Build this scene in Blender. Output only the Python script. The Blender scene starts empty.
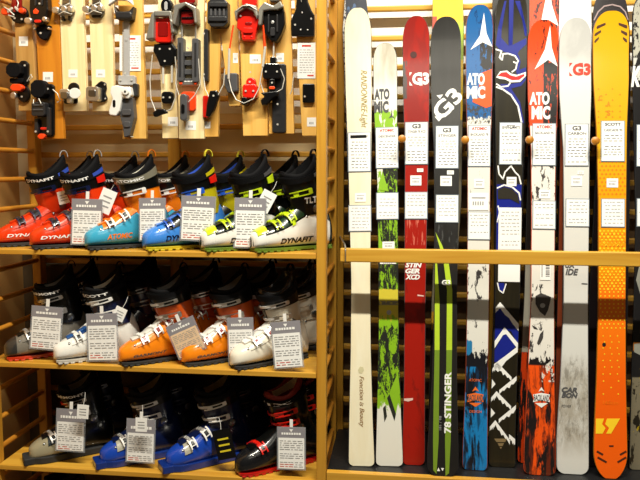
import bpy, math, random
import numpy as np
from mathutils import Vector, Matrix

C = bpy.context.scene.collection
PI = math.pi
R = math.radians
# ------------------------------------------------------------------ camera
F = 700.0
YAW, PITCH, CZ = R(6.9), R(5.9), 1.40
CAM = Vector((0, 0, CZ))
ROT = Matrix.Rotation(YAW, 3, 'Z') @ Matrix.Rotation(R(90) - PITCH, 3, 'X')
cd = bpy.data.cameras.new('camera')
cam = bpy.data.objects.new('camera', cd)
C.objects.link(cam)
cam.location = CAM
cam.rotation_euler = (R(90) - PITCH, 0, YAW)
cd.sensor_width = 36
cd.lens = 36 * F / 640
cd.clip_start = 0.05
bpy.context.scene.camera = cam

def ray(px, py):
    return ROT @ Vector(((px - 320) / F, -(py - 240) / F, -1))

def at(px, py, Y):
    """world point seen at a pixel, on the vertical plane at depth Y"""
    d = ray(px, py)
    return CAM + d * (Y / d.y)

def atz(px, py, z):
    d = ray(px, py)
    return CAM + d * ((z - CZ) / d.z)

YF = 2.20      # front plane of the shelving
YR = 2.545     # front of the rear posts
YW = 2.60      # front of the wall rack
PXM = F / YF

# ------------------------------------------------------------------ materials
def new_mat(name):
    m = bpy.data.materials.new(name)
    m.use_nodes = True
    nt = m.node_tree
    b = nt.nodes['Principled BSDF']
    return m, nt, b

_mats = {}
def mat(name, col, rough=.45, metal=0.0, coat=0.0, var=.05, scale=30, alpha=1.0, bump=0.0, trans=0.0):
    if name in _mats: return _mats[name]
    m, nt, b = new_mat(name)
    n = nt.nodes.new('ShaderNodeTexNoise'); n.inputs['Scale'].default_value = scale; n.inputs['Detail'].default_value = 3
    tc = nt.nodes.new('ShaderNodeTexCoord')
    nt.links.new(tc.outputs['Object'], n.inputs['Vector'])
    mr = nt.nodes.new('ShaderNodeMapRange')
    mr.inputs['To Min'].default_value = 1 - var * 1.6; mr.inputs['To Max'].default_value = 1 + var * 1.6
    nt.links.new(n.outputs['Fac'], mr.inputs['Value'])
    mx = nt.nodes.new('ShaderNodeMix'); mx.data_type = 'RGBA'; mx.blend_type = 'MULTIPLY'
    mx.inputs[0].default_value = 1
    mx.inputs[6].default_value = (*col, 1)
    nt.links.new(mr.outputs[0], mx.inputs[7])
    nt.links.new(mx.outputs[2], b.inputs['Base Color'])
    if max(col) < .02: b.inputs['Specular IOR Level'].default_value = .12 if 'cloth' in name else .3
    b.inputs['Roughness'].default_value = rough
    b.inputs['Metallic'].default_value = metal
    b.inputs['Coat Weight'].default_value = coat
    b.inputs['Coat Roughness'].default_value = .08
    b.inputs['Alpha'].default_value = alpha
    b.inputs['Transmission Weight'].default_value = trans
    if bump:
        bp = nt.nodes.new('ShaderNodeBump'); bp.inputs['Strength'].default_value = bump; bp.inputs['Distance'].default_value = .002
        nt.links.new(n.outputs['Fac'], bp.inputs['Height']); nt.links.new(bp.outputs[0], b.inputs['Normal'])
    _mats[name] = m
    return m

def wood(name, c1, c2, axis='Z', rough=.42, knots=0.0):
    if name in _mats: return _mats[name]
    m, nt, b = new_mat(name)
    tc = nt.nodes.new('ShaderNodeTexCoord')
    mp = nt.nodes.new('ShaderNodeMapping')
    sc = {'X': (1.2, 28, 28), 'Y': (28, 1.2, 28), 'Z': (28, 28, 1.2)}[axis]
    mp.inputs['Scale'].default_value = sc
    nt.links.new(tc.outputs['Object'], mp.inputs['Vector'])
    oi = nt.nodes.new('ShaderNodeObjectInfo')
    ad = nt.nodes.new('ShaderNodeVectorMath'); ad.operation = 'ADD'
    cb = nt.nodes.new('ShaderNodeCombineXYZ')
    ml = nt.nodes.new('ShaderNodeMath'); ml.operation = 'MULTIPLY'; ml.inputs[1].default_value = 37
    nt.links.new(oi.outputs['Random'], ml.inputs[0])
    for i in range(3): nt.links.new(ml.outputs[0], cb.inputs[i])
    nt.links.new(mp.outputs[0], ad.inputs[0]); nt.links.new(cb.outputs[0], ad.inputs[1])
    n = nt.nodes.new('ShaderNodeTexNoise'); n.inputs['Scale'].default_value = 1.6; n.inputs['Detail'].default_value = 5
    n.inputs['Distortion'].default_value = .6
    nt.links.new(ad.outputs[0], n.inputs['Vector'])
    cr = nt.nodes.new('ShaderNodeValToRGB')
    cr.color_ramp.elements[0].position = .32; cr.color_ramp.elements[0].color = (*c2, 1)
    cr.color_ramp.elements[1].position = .62; cr.color_ramp.elements[1].color = (*c1, 1)
    nt.links.new(n.outputs['Fac'], cr.inputs[0])
    last = cr.outputs[0]
    if knots:
        v = nt.nodes.new('ShaderNodeTexVoronoi'); v.inputs['Scale'].default_value = 9
        m2 = nt.nodes.new('ShaderNodeMapping'); s2 = [1.6, 1.6, 1.6]; s2['XYZ'.index(axis)] = .7; m2.inputs['Scale'].default_value = s2
        nt.links.new(tc.outputs['Object'], m2.inputs['Vector']); nt.links.new(m2.outputs[0], v.inputs['Vector'])
        mr = nt.nodes.new('ShaderNodeMapRange'); mr.inputs['From Min'].default_value = .04; mr.inputs['From Max'].default_value = .12
        mr.inputs['To Min'].default_value = knots; mr.inputs['To Max'].default_value = 0
        nt.links.new(v.outputs['Distance'], mr.inputs['Value'])
        mx = nt.nodes.new('ShaderNodeMix'); mx.data_type = 'RGBA'
        mx.inputs[7].default_value = (c2[0] * .45, c2[1] * .35, c2[2] * .3, 1)
        nt.links.new(mr.outputs[0], mx.inputs[0]); nt.links.new(last, mx.inputs[6]); last = mx.outputs[2]
    nt.links.new(last, b.inputs['Base Color'])
    b.inputs['Roughness'].default_value = rough
    b.inputs['Coat Weight'].default_value = .15
    bp = nt.nodes.new('ShaderNodeBump'); bp.inputs['Strength'].default_value = .15; bp.inputs['Distance'].default_value = .001
    nt.links.new(n.outputs['Fac'], bp.inputs['Height']); nt.links.new(bp.outputs[0], b.inputs['Normal'])
    _mats[name] = m
    return m

def layered(name, base, layers, rough=.3, coat=.4):
    """printed top sheet: a base colour with printed fields; every layer is a
    dict: col, z0, z1 (metres along the ski), optional sc (x,z noise scale), th, seed, soft, x0, x1"""
    m, nt, b = new_mat(name)
    L = nt.links
    tc = nt.nodes.new('ShaderNodeTexCoord')
    sp = nt.nodes.new('ShaderNodeSeparateXYZ'); L.new(tc.outputs['Object'], sp.inputs[0])
    def rng(src, a, bb, t0=0.0, t1=1.0):
        r = nt.nodes.new('ShaderNodeMapRange')
        r.inputs['From Min'].default_value = a; r.inputs['From Max'].default_value = bb
        r.inputs['To Min'].default_value = t0; r.inputs['To Max'].default_value = t1
        L.new(src, r.inputs['Value']); return r.outputs[0]
    def mul(a, bb):
        k = nt.nodes.new('ShaderNodeMath'); k.operation = 'MULTIPLY'; L.new(a, k.inputs[0]); L.new(bb, k.inputs[1]); return k.outputs[0]
    rgb = nt.nodes.new('ShaderNodeRGB'); rgb.outputs[0].default_value = (*base, 1)
    cur = rgb.outputs[0]
    for ly in layers:
        z0, z1, s = ly['z0'], ly['z1'], ly.get('edge', .002)
        zsrc = sp.outputs[2]
        if 'rag' in ly:     # torn edge
            mp = nt.nodes.new('ShaderNodeMapping'); mp.inputs['Scale'].default_value = (40, 0, 14); mp.inputs['Location'].default_value = (ly.get('seed', 0) * 3.1, 0, 0)
            L.new(tc.outputs['Object'], mp.inputs[0])
            nn = nt.nodes.new('ShaderNodeTexNoise'); nn.inputs['Scale'].default_value = 1.5; nn.inputs['Detail'].default_value = 6; nn.inputs['Roughness'].default_value = .7
            L.new(mp.outputs[0], nn.inputs[0])
            o = rng(nn.outputs['Fac'], .2, .8, -ly['rag'], ly['rag'])
            a = nt.nodes.new('ShaderNodeMath'); a.operation = 'ADD'; L.new(zsrc, a.inputs[0]); L.new(o, a.inputs[1]); zsrc = a.outputs[0]
        f = mul(rng(zsrc, z0 - s, z0 + s), rng(zsrc, z1 - s, z1 + s, 1, 0))
        if 'x0' in ly: f = mul(f, rng(sp.outputs[0], ly['x0'] - .001, ly['x0'] + .001))
        if 'x1' in ly: f = mul(f, rng(sp.outputs[0], ly['x1'] - .001, ly['x1'] + .001, 1, 0))
        if 'th' in ly:
            sx, sz = ly.get('sc', (30, 12))
            mp = nt.nodes.new('ShaderNodeMapping'); mp.inputs['Scale'].default_value = (sx, 1, sz)
            mp.inputs['Location'].default_value = (ly.get('seed', 0) * 7.3, ly.get('seed', 0) * 2.7, ly.get('seed', 0) * 5.1)
            mp.inputs['Rotation'].default_value = (0, ly.get('rot', 0), 0)
            L.new(tc.outputs['Object'], mp.inputs[0])
            nn = nt.nodes.new('ShaderNodeTexNoise'); nn.inputs['Scale'].default_value = 1; nn.inputs['Detail'].default_value = ly.get('det', 5)
            nn.inputs['Roughness'].default_value = ly.get('ro', .6); nn.inputs['Distortion'].default_value = ly.get('dist', .4)
            L.new(mp.outputs[0], nn.inputs[0])
            so = ly.get('soft', .01)
            f = mul(f, rng(nn.outputs['Fac'], ly['th'] - so, ly['th'] + so))
        if 'amt' in ly:
            k = nt.nodes.new('ShaderNodeMath'); k.operation = 'MULTIPLY'; k.inputs[1].default_value = ly['amt']; L.new(f, k.inputs[0]); f = k.outputs[0]
        mx = nt.nodes.new('ShaderNodeMix'); mx.data_type = 'RGBA'
        L.new(f, mx.inputs[0]); L.new(cur, mx.inputs[6]); mx.inputs[7].default_value = (*ly['col'], 1)
        cur = mx.outputs[2]
    L.new(cur, b.inputs['Base Color'])
    b.inputs['Roughness'].default_value = rough; b.inputs['Coat Weight'].default_value = coat; b.inputs['Coat Roughness'].default_value = .1
    return m

def s2l(r, g, b):
    f = lambda c: (c / 255 / 12.92) if c / 255 <= .04045 else ((c / 255 + .055) / 1.055) ** 2.4
    return (f(r), f(g), f(b))

# ------------------------------------------------------------------ mesh helpers
class MB:
    def __init__(s): s.v = []; s.f = []
    def add(s, vs, fs):
        o = len(s.v); s.v += [tuple(v) for v in vs]; s.f += [tuple(i + o for i in f) for f in fs]; return s
    def box(s, c, d, M=None):
        x, y, z = [k / 2 for k in d]
        vs = [Vector((a, b, e)) for a in (-x, x) for b in (-y, y) for e in (-z, z)]
        if M is not None: vs = [M @ v for v in vs]
        vs = [v + Vector(c) for v in vs]
        return s.add(vs, [(0, 1, 3, 2), (4, 6, 7, 5), (0, 4, 5, 1), (2, 3, 7, 6), (0, 2, 6, 4), (1, 5, 7, 3)])
    def tube(s, pts, r, n=10, cap=True):
        pts = [Vector(p) for p in pts]; rs = r if isinstance(r, (list, tuple)) else [r] * len(pts)
        vs = []; up = None
        for i, p in enumerate(pts):
            t = (pts[min(i + 1, len(pts) - 1)] - pts[max(i - 1, 0)]).normalized()
            if up is None: up = t.orthogonal().normalized()
            up = (up - t * up.dot(t)).normalized(); w = t.cross(up)
            for k in range(n):
                a = 2 * PI * k / n; vs.append(p + (up * math.cos(a) + w * math.sin(a)) * rs[i])
        fs = [(i * n + k, i * n + (k + 1) % n, (i + 1) * n + (k + 1) % n, (i + 1) * n + k) for i in range(len(pts) - 1) for k in range(n)]
        if cap: fs += [tuple(range(n))[::-1], tuple((len(pts) - 1) * n + k for k in range(n))]
        return s.add(vs, fs)
    def prism(s, pts, d):
        """closed outline (3D points), extruded along vector d"""
        n = len(pts); d = Vector(d); vs = [Vector(p) for p in pts] + [Vector(p) + d for p in pts]
        return s.add(vs, [tuple(range(n)), tuple(range(2 * n - 1, n - 1, -1))] + [(i, i + n, (i + 1) % n + n, (i + 1) % n) for i in range(n)])
    def slab(s, f, u0, u1, v0, v1, nu, nv, off, th):
        """curved plate on a surface f(u,v,offset)"""
        g = []
        for o in (off, off - th):
            g.append([[f(u0 + (u1 - u0) * i / nu, v0 + (v1 - v0) * j / nv, o) for j in range(nv + 1)] for i in range(nu + 1)])
        vs = [p for a in g for r_ in a for p in r_]; N = (nu + 1) * (nv + 1); ix = lambda k, i, j: k * N + i * (nv + 1) + j
        fs = []
        for i in range(nu):
            for j in range(nv):
                fs.append((ix(0, i, j), ix(0, i + 1, j), ix(0, i + 1, j + 1), ix(0, i, j + 1)))
                fs.append((ix(1, i, j), ix(1, i, j + 1), ix(1, i + 1, j + 1), ix(1, i + 1, j)))
        for i in range(nu):
            for j in (0, nv): fs.append((ix(0, i, j), ix(1, i, j), ix(1, i + 1, j), ix(0, i + 1, j)))
        for j in range(nv):
            for i in (0, nu): fs.append((ix(0, i, j), ix(0, i, j + 1), ix(1, i, j + 1), ix(1, i, j)))
        return s.add(vs, fs)
    def loft(s, rings, cap0=True, cap1=True):
        n = len(rings[0]); vs = [p for r_ in rings for p in r_]
        fs = [(i * n + k, i * n + (k + 1) % n, (i + 1) * n + (k + 1) % n, (i + 1) * n + k) for i in range(len(rings) - 1) for k in range(n)]
        if cap0: fs.append(tuple(range(n))[::-1])
        if cap1: fs.append(tuple((len(rings) - 1) * n + k for k in range(n)))
        return s.add(vs, fs)

def obj(name, mb, m, parent=None, bevel=0, smooth=False, flip=False):
    me = bpy.data.meshes.new(name); me.from_pydata([tuple(v) for v in mb.v], [], mb.f); me.update()
    import bmesh
    bm = bmesh.new(); bm.from_mesh(me)
    if flip is not None: bmesh.ops.recalc_face_normals(bm, faces=bm.faces)
    bm.to_mesh(me); bm.free()
    me.materials.append(m)
    if smooth:
        me.polygons.foreach_set('use_smooth', [True] * len(me.polygons))
        try: me.set_sharp_from_angle(angle=R(50))
        except Exception: pass
    o = bpy.data.objects.new(name, me); C.objects.link(o)
    if parent: o.parent = parent
    if bevel:
        bv = o.modifiers.new('bevel', 'BEVEL'); bv.width = bevel; bv.segments = 2; bv.limit_method = 'ANGLE'; bv.angle_limit = R(40)
    return o

def tag(o, label, cat, group=None):
    o['label'] = label; o['category'] = cat
    if group: o['group'] = group
    return o

def thing(name, label, cat, loc=(0, 0, 0), rz=0, group=None):
    o = bpy.data.objects.new(name, None); C.objects.link(o); o.empty_display_size = .05
    o.location = loc; o.rotation_euler = (0, 0, rz)
    return tag(o, label, cat, group)

def struct(name, mb, m, bevel=0):
    o = obj(name, mb, m, None, bevel); o['kind'] = 'structure'; return o

_tc = {}
def text2d(s, shear=0, bold=0):
    key = (s, shear, bold)
    if key in _tc: return _tc[key]
    cu = bpy.data.curves.new('t', 'FONT'); cu.body = s; cu.size = 1; cu.shear = shear; cu.offset = bold; cu.resolution_u = 3
    o = bpy.data.objects.new('t', cu); C.objects.link(o)
    bpy.context.view_layer.update()
    dg = bpy.context.evaluated_depsgraph_get()
    me = bpy.data.meshes.new_from_object(o.evaluated_get(dg))
    vs = [(v.co.x, v.co.y) for v in me.vertices]; fs = [tuple(p.vertices) for p in me.polygons]
    bpy.data.objects.remove(o); bpy.data.curves.remove(cu); bpy.data.meshes.remove(me)
    x0 = min(v[0] for v in vs); x1 = max(v[0] for v in vs); y0 = min(v[1] for v in vs); y1 = max(v[1] for v in vs)
    vs = [((x - x0) / (x1 - x0), (y - y0) / (y1 - y0)) for x, y in vs]
    _tc[key] = (vs, fs); return _tc[key]

# common materials
M_pine_z = wood('pine_upright', s2l(208, 156, 54), s2l(190, 132, 38), 'Z')
M_pine_x = wood('pine_board', s2l(214, 164, 60), s2l(196, 140, 42), 'X')
M_pine_y = wood('pine_rung', s2l(196, 132, 42), s2l(172, 108, 28), 'Y')
M_pale = wood('pale_pine', s2l(246, 226, 178), s2l(232, 205, 145), 'Z', knots=.35)
M_mid = wood('honey_wood', s2l(234, 186, 100), s2l(220, 164, 74), 'Z')
M_orangewood = wood('orange_wood', s2l(208, 132, 30), s2l(188, 110, 20), 'Z')
M_tan = wood('tan_wood', s2l(190, 146, 80), s2l(174, 128, 64), 'Z')
M_blk = mat('black_plastic', (.004, .004, .0045), .3, coat=.2)
M_blkcloth = mat('black_cloth', (.004, .004, .005), .75, bump=.4, scale=300)
M_rub = mat('black_rubber', (.02, .02, .02), .7)
M_grey = mat('grey_plastic', (.07, .07, .075), .4)
M_lgrey = mat('light_grey_plastic', (.38, .38, .38), .4)
M_dgrey = mat('dark_grey_plastic', (.018, .018, .02), .4)
M_metal = mat('brushed_metal', (.75, .74, .72), .38, metal=1)
M_steel = mat('dark_steel', (.3, .3, .3), .3, metal=1)
M_silv = mat('silver_plastic', (.26, .25, .22), .35, metal=.4)
M_wire = mat('steel_wire', (.62, .6, .54), .4, metal=.3)
M_red = mat('red_plastic', s2l(214, 28, 14), .3, coat=.4)
M_dred = mat('dark_red_plastic', s2l(130, 14, 12), .25, coat=.5)
M_org = mat('orange_red_plastic', s2l(240, 70, 20), .35)
M_paper = mat('white_paper', (.86, .86, .84), .6, var=.02)
M_ink = mat('dark_ink', (.07, .07, .075), .7)
M_inkg = mat('grey_ink', (.3, .3, .31), .7)
M_inkr = mat('red_ink', s2l(200, 60, 40), .7)
M_hdr = mat('grey_card_header', s2l(134, 131, 137), .55, var=.02)
M_white = mat('white_print', (.86, .86, .84), .35, var=.02)
M_wplast = mat('white_plastic', (.82, .81, .78), .3, coat=.3)
M_sleeve = mat('clear_sleeve', s2l(176, 180, 186), .12, coat=.6, alpha=.38)
M_sleeve2 = mat('sleeve_edge_grey', s2l(128, 138, 150), .3)


# ------------------------------------------------------------------ setting
sh_z = [at(260, 253, YF).z, at(260, 371.5, YF).z, at(210, 476.5, YF).z]
plat_z = atz(410, 474.5, 0).z
plat_z = at(410, 476.5, YF).z
XD0, XD1 = at(316.3, 240, YF).x, at(326, 240, YF).x      # divider post
XDc = (XD0 + XD1) / 2
PW = XD1 - XD0
XLr = at(34, 200, YR).x
XL1 = XLr + PW / 2
XR = at(700, 240, YF).x

wy = YW + .075
struct('wall_back', MB().box((.0, wy + .03, 2.0), (4.6, .06, 4.2)), mat('wall_paint', (.84, .83, .79), .8, var=.02, scale=4))
struct('floor', MB().box((0, 1.0, -.03), (4.6, 4.2, .06)), mat('floor_vinyl', (.10, .075, .05), .5, var=.15, scale=5))
struct('wall_left', MB().box((XLr - .16, 2.3, 1.3), (.06, 1.6, 2.8)), mat('wall_tan_paint', s2l(190, 144, 78), .8, var=.03, scale=4))

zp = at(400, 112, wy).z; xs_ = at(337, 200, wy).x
struct('shade_panel_1', MB().box(((xs_ + 1.9) / 2, wy - .003, zp / 2), (1.9 - xs_, .006, zp)), mat('brown_wall_shade', s2l(84, 62, 36), .6, var=.1, scale=8))  # brown colour stands in for shade on the wall behind the skis
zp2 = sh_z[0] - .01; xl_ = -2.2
struct('shade_panel_2', MB().box(((xs_ + xl_) / 2 - .001, wy - .003, zp2 / 2), (xs_ - xl_ - .002, .006, zp2)), mat('dark_wall_shade', s2l(92, 78, 56), .6, var=.1, scale=8))  # dark colour painted in for wall shade below the top shelf
struct('shade_panel_3', MB().box(((xs_ + xl_) / 2 - .001, wy - .003, (zp + zp2) / 2 + .001), (xs_ - xl_ - .002, .006, zp - zp2 - .002)), mat('tan_wall_and_shade', s2l(226, 208, 164), .6, var=.05, scale=8))  # tan paints the shaded wall below the binding boards
struct('trim_4', MB().box(((-2.3 + at(29, 200, YW).x) / 2, wy - .003, (zp + 3.0) / 2), (at(29, 200, YW).x + 2.3, .006, 3.0 - zp - .002)), mat('tan_wall_and_shade', s2l(226, 208, 164), .6, var=.05, scale=8))
# rear rack of uprights with horizontal rungs
def rung_zs():
    z0 = at(395, 154, YW + .03).z; dz = .105
    k0 = -13
    return [z0 + dz * k for k in range(-12, 9)]
rk = thing('wall_rack', 'tall pine rack of uprights and horizontal rungs across the white back wall', 'rack', (0, YW, 0))
for px in (35, 174.5, 337.5, 499, 655):
    x = at(px, 200, YW).x
    obj('upright', MB().box((x, .012, 1.2), (.046, .024, 2.4)), M_pine_z, rk, bevel=.003)
x0, x1 = at(29, 200, YW).x, 1.25
for z in rung_zs():
    obj('rung', MB().box(((x0 + x1) / 2, .035, z), (x1 - x0, .020, .021)), M_pine_x, rk, bevel=.005)

def ladder(xc, label):
    t = thing('ladder_frame', label, 'shelf frame', (xc, YF, 0))
    obj('front_post', MB().box((0, .022, 1.2), (PW, .044, 2.4)), M_pine_z, t, bevel=.003)
    obj('rear_post', MB().box((0, YR - YF + .022, 1.2), (PW, .044, 2.4)), M_pine_z, t, bevel=.003)
    for z in rung_zs():
        obj('rung', MB().tube([(0, .03, z + .012), (0, YR - YF + .01, z + .012)], .0095, 12), M_pine_y, t, smooth=True)
    return t
ladder(XDc, 'pine ladder frame standing between the boot shelves and the skis')
ladder(XLr, 'pine ladder frame at the left end of the boot shelves')
# shelf pin holes drilled in the divider
shx0, shx1 = XLr + PW / 2 + .001, XD0 - .001
labs = ['top pine shelf under the red, blue and lime boots',
        'middle pine shelf under the two orange boots',
        'bottom visible pine shelf under the two blue duckbill boots',
        'lowest pine shelf, mostly below the picture']
for i, z in enumerate(sh_z + [sh_z[2] - .345]):
    s = obj('shelf_board', MB().box(((shx0 + shx1) / 2, (YF + YR) / 2 + .0265, z - .009), (shx1 - shx0, YR - YF + .045, .018)), M_pine_x, bevel=.002)
    tag(s, labs[i], 'shelf')

# platform below the skis: black mat on a pine plinth
pl = thing('ski_plinth', 'low pine plinth with a black rubber top under the skis', 'plinth', (0, YF, 0))
px0, px1 = XD1 + .002, 1.2
obj('plinth_frame', MB().box(((px0 + px1) / 2, .012, plat_z - .02), (px1 - px0, .024, .04)), M_pine_x, pl, bevel=.002)
obj('plinth_base', MB().box(((px0 + px1) / 2, .20, (plat_z - .04) / 2), (px1 - px0, .36, plat_z - .04)), M_pine_x, pl)
obj('rubber_top', MB().box(((px0 + px1) / 2, .024 + .185, plat_z - .022), (px1 - px0, .37, .036)), mat('ribbed_rubber', (.012, .012, .013), .35, var=.2, scale=60, bump=.3), pl)

# front rail
YRail = 2.245
ra, rb = at(340, 255, YRail), at(720, 259, YRail)
rl = thing('retaining_rail', 'long horizontal pine rail across the front of the skis', 'rail', (0, YRail, 0))
zt, zb_ = at(400, 249.3, YRail).z, at(400, 263.0, YRail).z
obj('bar', MB().box(((ra.x + rb.x) / 2, .012, (zt + zb_) / 2), (rb.x - ra.x, .024, zt - zb_)), M_pine_x, rl, bevel=.003)
hx = ra.x + .018
mb = MB().tube([(hx, -.003, zt - .004), (hx, -.006, zt - .016), (hx, -.003, zb_ + .002)], .0022, 8)
mb.tube([(hx, -.003, zt - .002), (hx - .012, .10, zt + .004), (at(340, 250, YW).x, YW - YRail, zt + .004)], .003, 8)
obj('metal_hook', mb, M_metal, rl, smooth=True)
mb = MB().tube([(rb.x - .01, .02, zt - .02), (rb.x - .01, YW - YRail, zt - .02)], .01, 8)
obj('bracket', mb, M_metal, rl, smooth=True)

# ------------------------------------------------------------------ skis
class Ski:
    def __init__(s, label, top, bot, ctr, Ytop, Ybot=None, th=.010, rt=None, rtail=None, group='skis standing on the plinth', sheet=None, layers=None, base=(.8, .8, .8),
                 edge=M_dgrey, tailn=3.2, tipn=2.35, rough=.3, coat=.45, rocker=.018, cat='ski'):
        if Ybot is None: p0 = atz(bot[0], bot[1], plat_z - .004)
        else: p0 = at(bot[0], bot[1], Ybot); p0.z = plat_z - .004
        p0.z += .0
        p1 = at(top[0], top[1] + 2, Ytop)
        s.L = (p1 - p0).length
        zd = (p1 - p0).normalized(); xd = Vector((1, 0, 0)); xd = (xd - zd * xd.dot(zd)).normalized(); yd = zd.cross(xd)
        Mx = Matrix((xd, yd, zd)).transposed().to_4x4(); Mx.translation = p0
        s.M = Mx; s.Mi = Mx.inverted(); s.th = th; s.rocker = rocker
        s.t = thing('ski', label, cat, group=group)
        s.t.matrix_world = Mx
        cs = []
        for y, xl, xr in ctr:
            a = s.px(xl, y); b = s.px(xr, y); cs.append(((a[1] + b[1]) / 2, a[0], b[0]))
        cs.sort(); s.cz = [c[0] for c in cs]; s.cl = [c[1] for c in cs]; s.cr = [c[2] for c in cs]
        s.rt = rt if rt else .055; s.rtail = rtail if rtail else .02; s.tn = tailn; s.tipn = tipn
        N = 90; zs = []
        for i in range(N + 1):
            t = i / N
            zs.append(s.L * (t + .0))
        ends = [s.rtail * (1 - math.cos(k / 14 * PI / 2)) for k in range(14)] + [s.L - s.rt * (1 - math.cos(k / 18 * PI / 2)) for k in range(18)]
        zs = sorted(set([round(z, 5) for z in zs if s.rtail < z < s.L - s.rt] + [round(z, 5) for z in ends]))
        def build(inset, y0, y1):
            rows = []
            M_ = 8
            for z in zs:
                l, r = s.edges(z); c = (l + r) / 2; h = max((r - l) / 2 - inset, .0004)
                zz = min(max(z, inset), s.L - inset)
                yo = s.yo(z)
                rows.append([(c + h * (2 * k / M_ - 1), yo + y0, zz) for k in range(M_ + 1)] + [(c + h * (1 - 2 * k / M_), yo + y1, zz) for k in range(M_ + 1)])
            return MB().loft(rows)
        obj('core', build(0, -th / 2 + .0012, th / 2), edge, s.t, smooth=True)
        s.name = label.split(' with')[0].replace(' ', '_')[:40]
        m = layered('topsheet_' + s.name, base, layers(s) if layers else [], rough, coat) if not sheet else sheet
        obj('top_sheet', build(.0014, -th / 2, -th / 2 + .004), m, s.t, smooth=True)
        s.k = 0
    def px(s, x, y, depth=0):
        o = s.Mi @ CAM; d = s.Mi.to_3x3() @ ray(x, y); k = (-s.th / 2 - depth - o.y) / d.y; p = o + d * k
        return (p.x, p.z)
    def z(s, y): return s.px((s._xc if hasattr(s, '_xc') else 450), y)[1]
    def x(s, x, y): return s.px(x, y)[0]
    def yo(s, z):
        t = (z / s.L - .88) / .12
        return -s.rocker * t * t if t > 0 else 0
    def edges(s, z):
        l = float(np.interp(z, s.cz, s.cl)); r = float(np.interp(z, s.cz, s.cr)); c = (l + r) / 2; h = (r - l) / 2
        if z > s.L - s.rt: u = (z - (s.L - s.rt)) / s.rt; h *= max(1 - min(u, 1) ** s.tipn, 0) ** (1 / s.tipn)
        if z < s.rtail: u = (s.rtail - z) / s.rtail; h *= max(1 - (min(u, 1) ** s.tn) * .92, 0) ** (1 / s.tn) if s.tn < 6 else 1 - .15 * u
        return c - h, c + h
    def pt(s, u, z, o=.0006): return (u, s.yo(z) - s.th / 2 - o, z)
    def poly(s, name, polys, m, o=.0008, parent=None):
        mb = MB()
        for pl_ in polys:
            vs = [];
            for x, y in pl_:
                u, z = s.px(x, y); l, r = s.edges(z); u = min(max(u, l + .0015), r - .0015); vs.append(s.pt(u, z, o))
            mb.add(vs, [tuple(range(len(vs)))])
        return obj(name, mb, m, parent or s.t, flip=None)
    def text(s, name, txt, box, m, rot=0, shear=0, bold=0, o=.0012, parent=None, mb=None):
        a = s.px(box[0], box[3]); b = s.px(box[2], box[1])
        vs, fs = text2d(txt, shear, bold); out = []
        for x, y in vs:
            if rot == 90: x, y = 1 - y, x
            if rot == -90: x, y = y, 1 - x
            u = a[0] + (b[0] - a[0]) * x; z = a[1] + (b[1] - a[1]) * y; out.append(s.pt(u, z, o))
        if mb is not None: mb.add(out, fs); return
        return obj(name, MB().add(out, fs), m, parent or s.t, flip=None)
    def rect(s, mb, x0, y0, x1, y1, o):
        a = s.px(x0, y1); b = s.px(x1, y0)
        mb.add([s.pt(a[0], a[1], o), s.pt(b[0], a[1], o), s.pt(b[0], b[1], o), s.pt(a[0], b[1], o)], [(0, 1, 2, 3)])
    def plate(s, name, x0, y0, x1, y1, o, th, m, parent=None):
        a = s.px(x0, y1); b = s.px(x1, y0); zc = (a[1] + b[1]) / 2
        mb = MB().box(((a[0] + b[0]) / 2, s.yo(zc) - s.th / 2 - o - th / 2, zc), (b[0] - a[0], th, b[1] - a[1]))
        return obj(name, mb, m, parent or s.t)
    def placard(s, x0, y0, x1, y1, head=None, headm=None, sub=None, rows=9, seed=0, logo=None, plain=False):
        rn = random.Random(seed + int(x0 * 7 + y0))
        sl = s.plate('card_sleeve', x0 - .7, y0 - .7, x1 + .7, y1 + .7, .0012, .001, M_sleeve2 if not plain else M_paper)
        pp = s.plate('price_card', x0 + .1, y0 + .1, x1 - .1, y1 - .1, .0023, .0006, M_paper, sl)
        mb = MB(); w = x1 - x0; h = y1 - y0
        yy = y0 + h * .06
        mh = MB()
        if head:
            s.text('', head, (x0 + w * (.3 if len(head) < 3 else .15), y0 + h * .035, x1 - w * (.3 if len(head) < 3 else .15), y0 + h * (.15 if len(head) < 3 else .115)), M_ink, bold=.04, o=.0033, mb=mh); yy = y0 + h * .17
            obj('heading', mh, headm or M_ink, sl, flip=None)
        if sub:
            s.text('', sub, (x0 + w * .1, yy + h * .02, x1 - w * .08, yy + h * .085), M_ink, bold=.02, o=.0033, mb=mb); yy += h * .16
        st = (y1 - yy - h * .04) / rows
        for r_ in range(rows):
            x = x0 + w * (.08 + .08 * rn.random()); ye = yy + st * (r_ + .25)
            if rn.random() < .12: continue
            while x < x1 - w * .1:
                l = w * rn.uniform(.05, .18); l = min(l, x1 - w * .08 - x); s.rect(mb, x, ye, x + l, ye + min(st * .3, .7), .0033); x += l + w * rn.uniform(.03, .09)
        obj('small_print', mb, M_inkg if not sub else M_ink, sl, flip=None)
        return sl
    def sticker(s, x0, y0, x1, y1, o=.0012):
        st = s.plate('price_sticker', x0, y0, x1, y1, o, .0005, M_paper)
        w = x1 - x0; h = y1 - y0; mb = MB()
        for k in range(5): s.rect(mb, x0 + w * (.2 + .12 * k), y0 + h * .5, x0 + w * (.27 + .12 * k), y0 + h * .72, o + .001)
        s.rect(mb, x0 + w * .15, y0 + h * .25, x0 + w * .85, y0 + h * .32, o + .001)
        obj('price_print', mb, M_inkg, st, flip=None)
        return st

def lz(s, y): return s.px(450, y)[1]
Yt = 2.52
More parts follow.
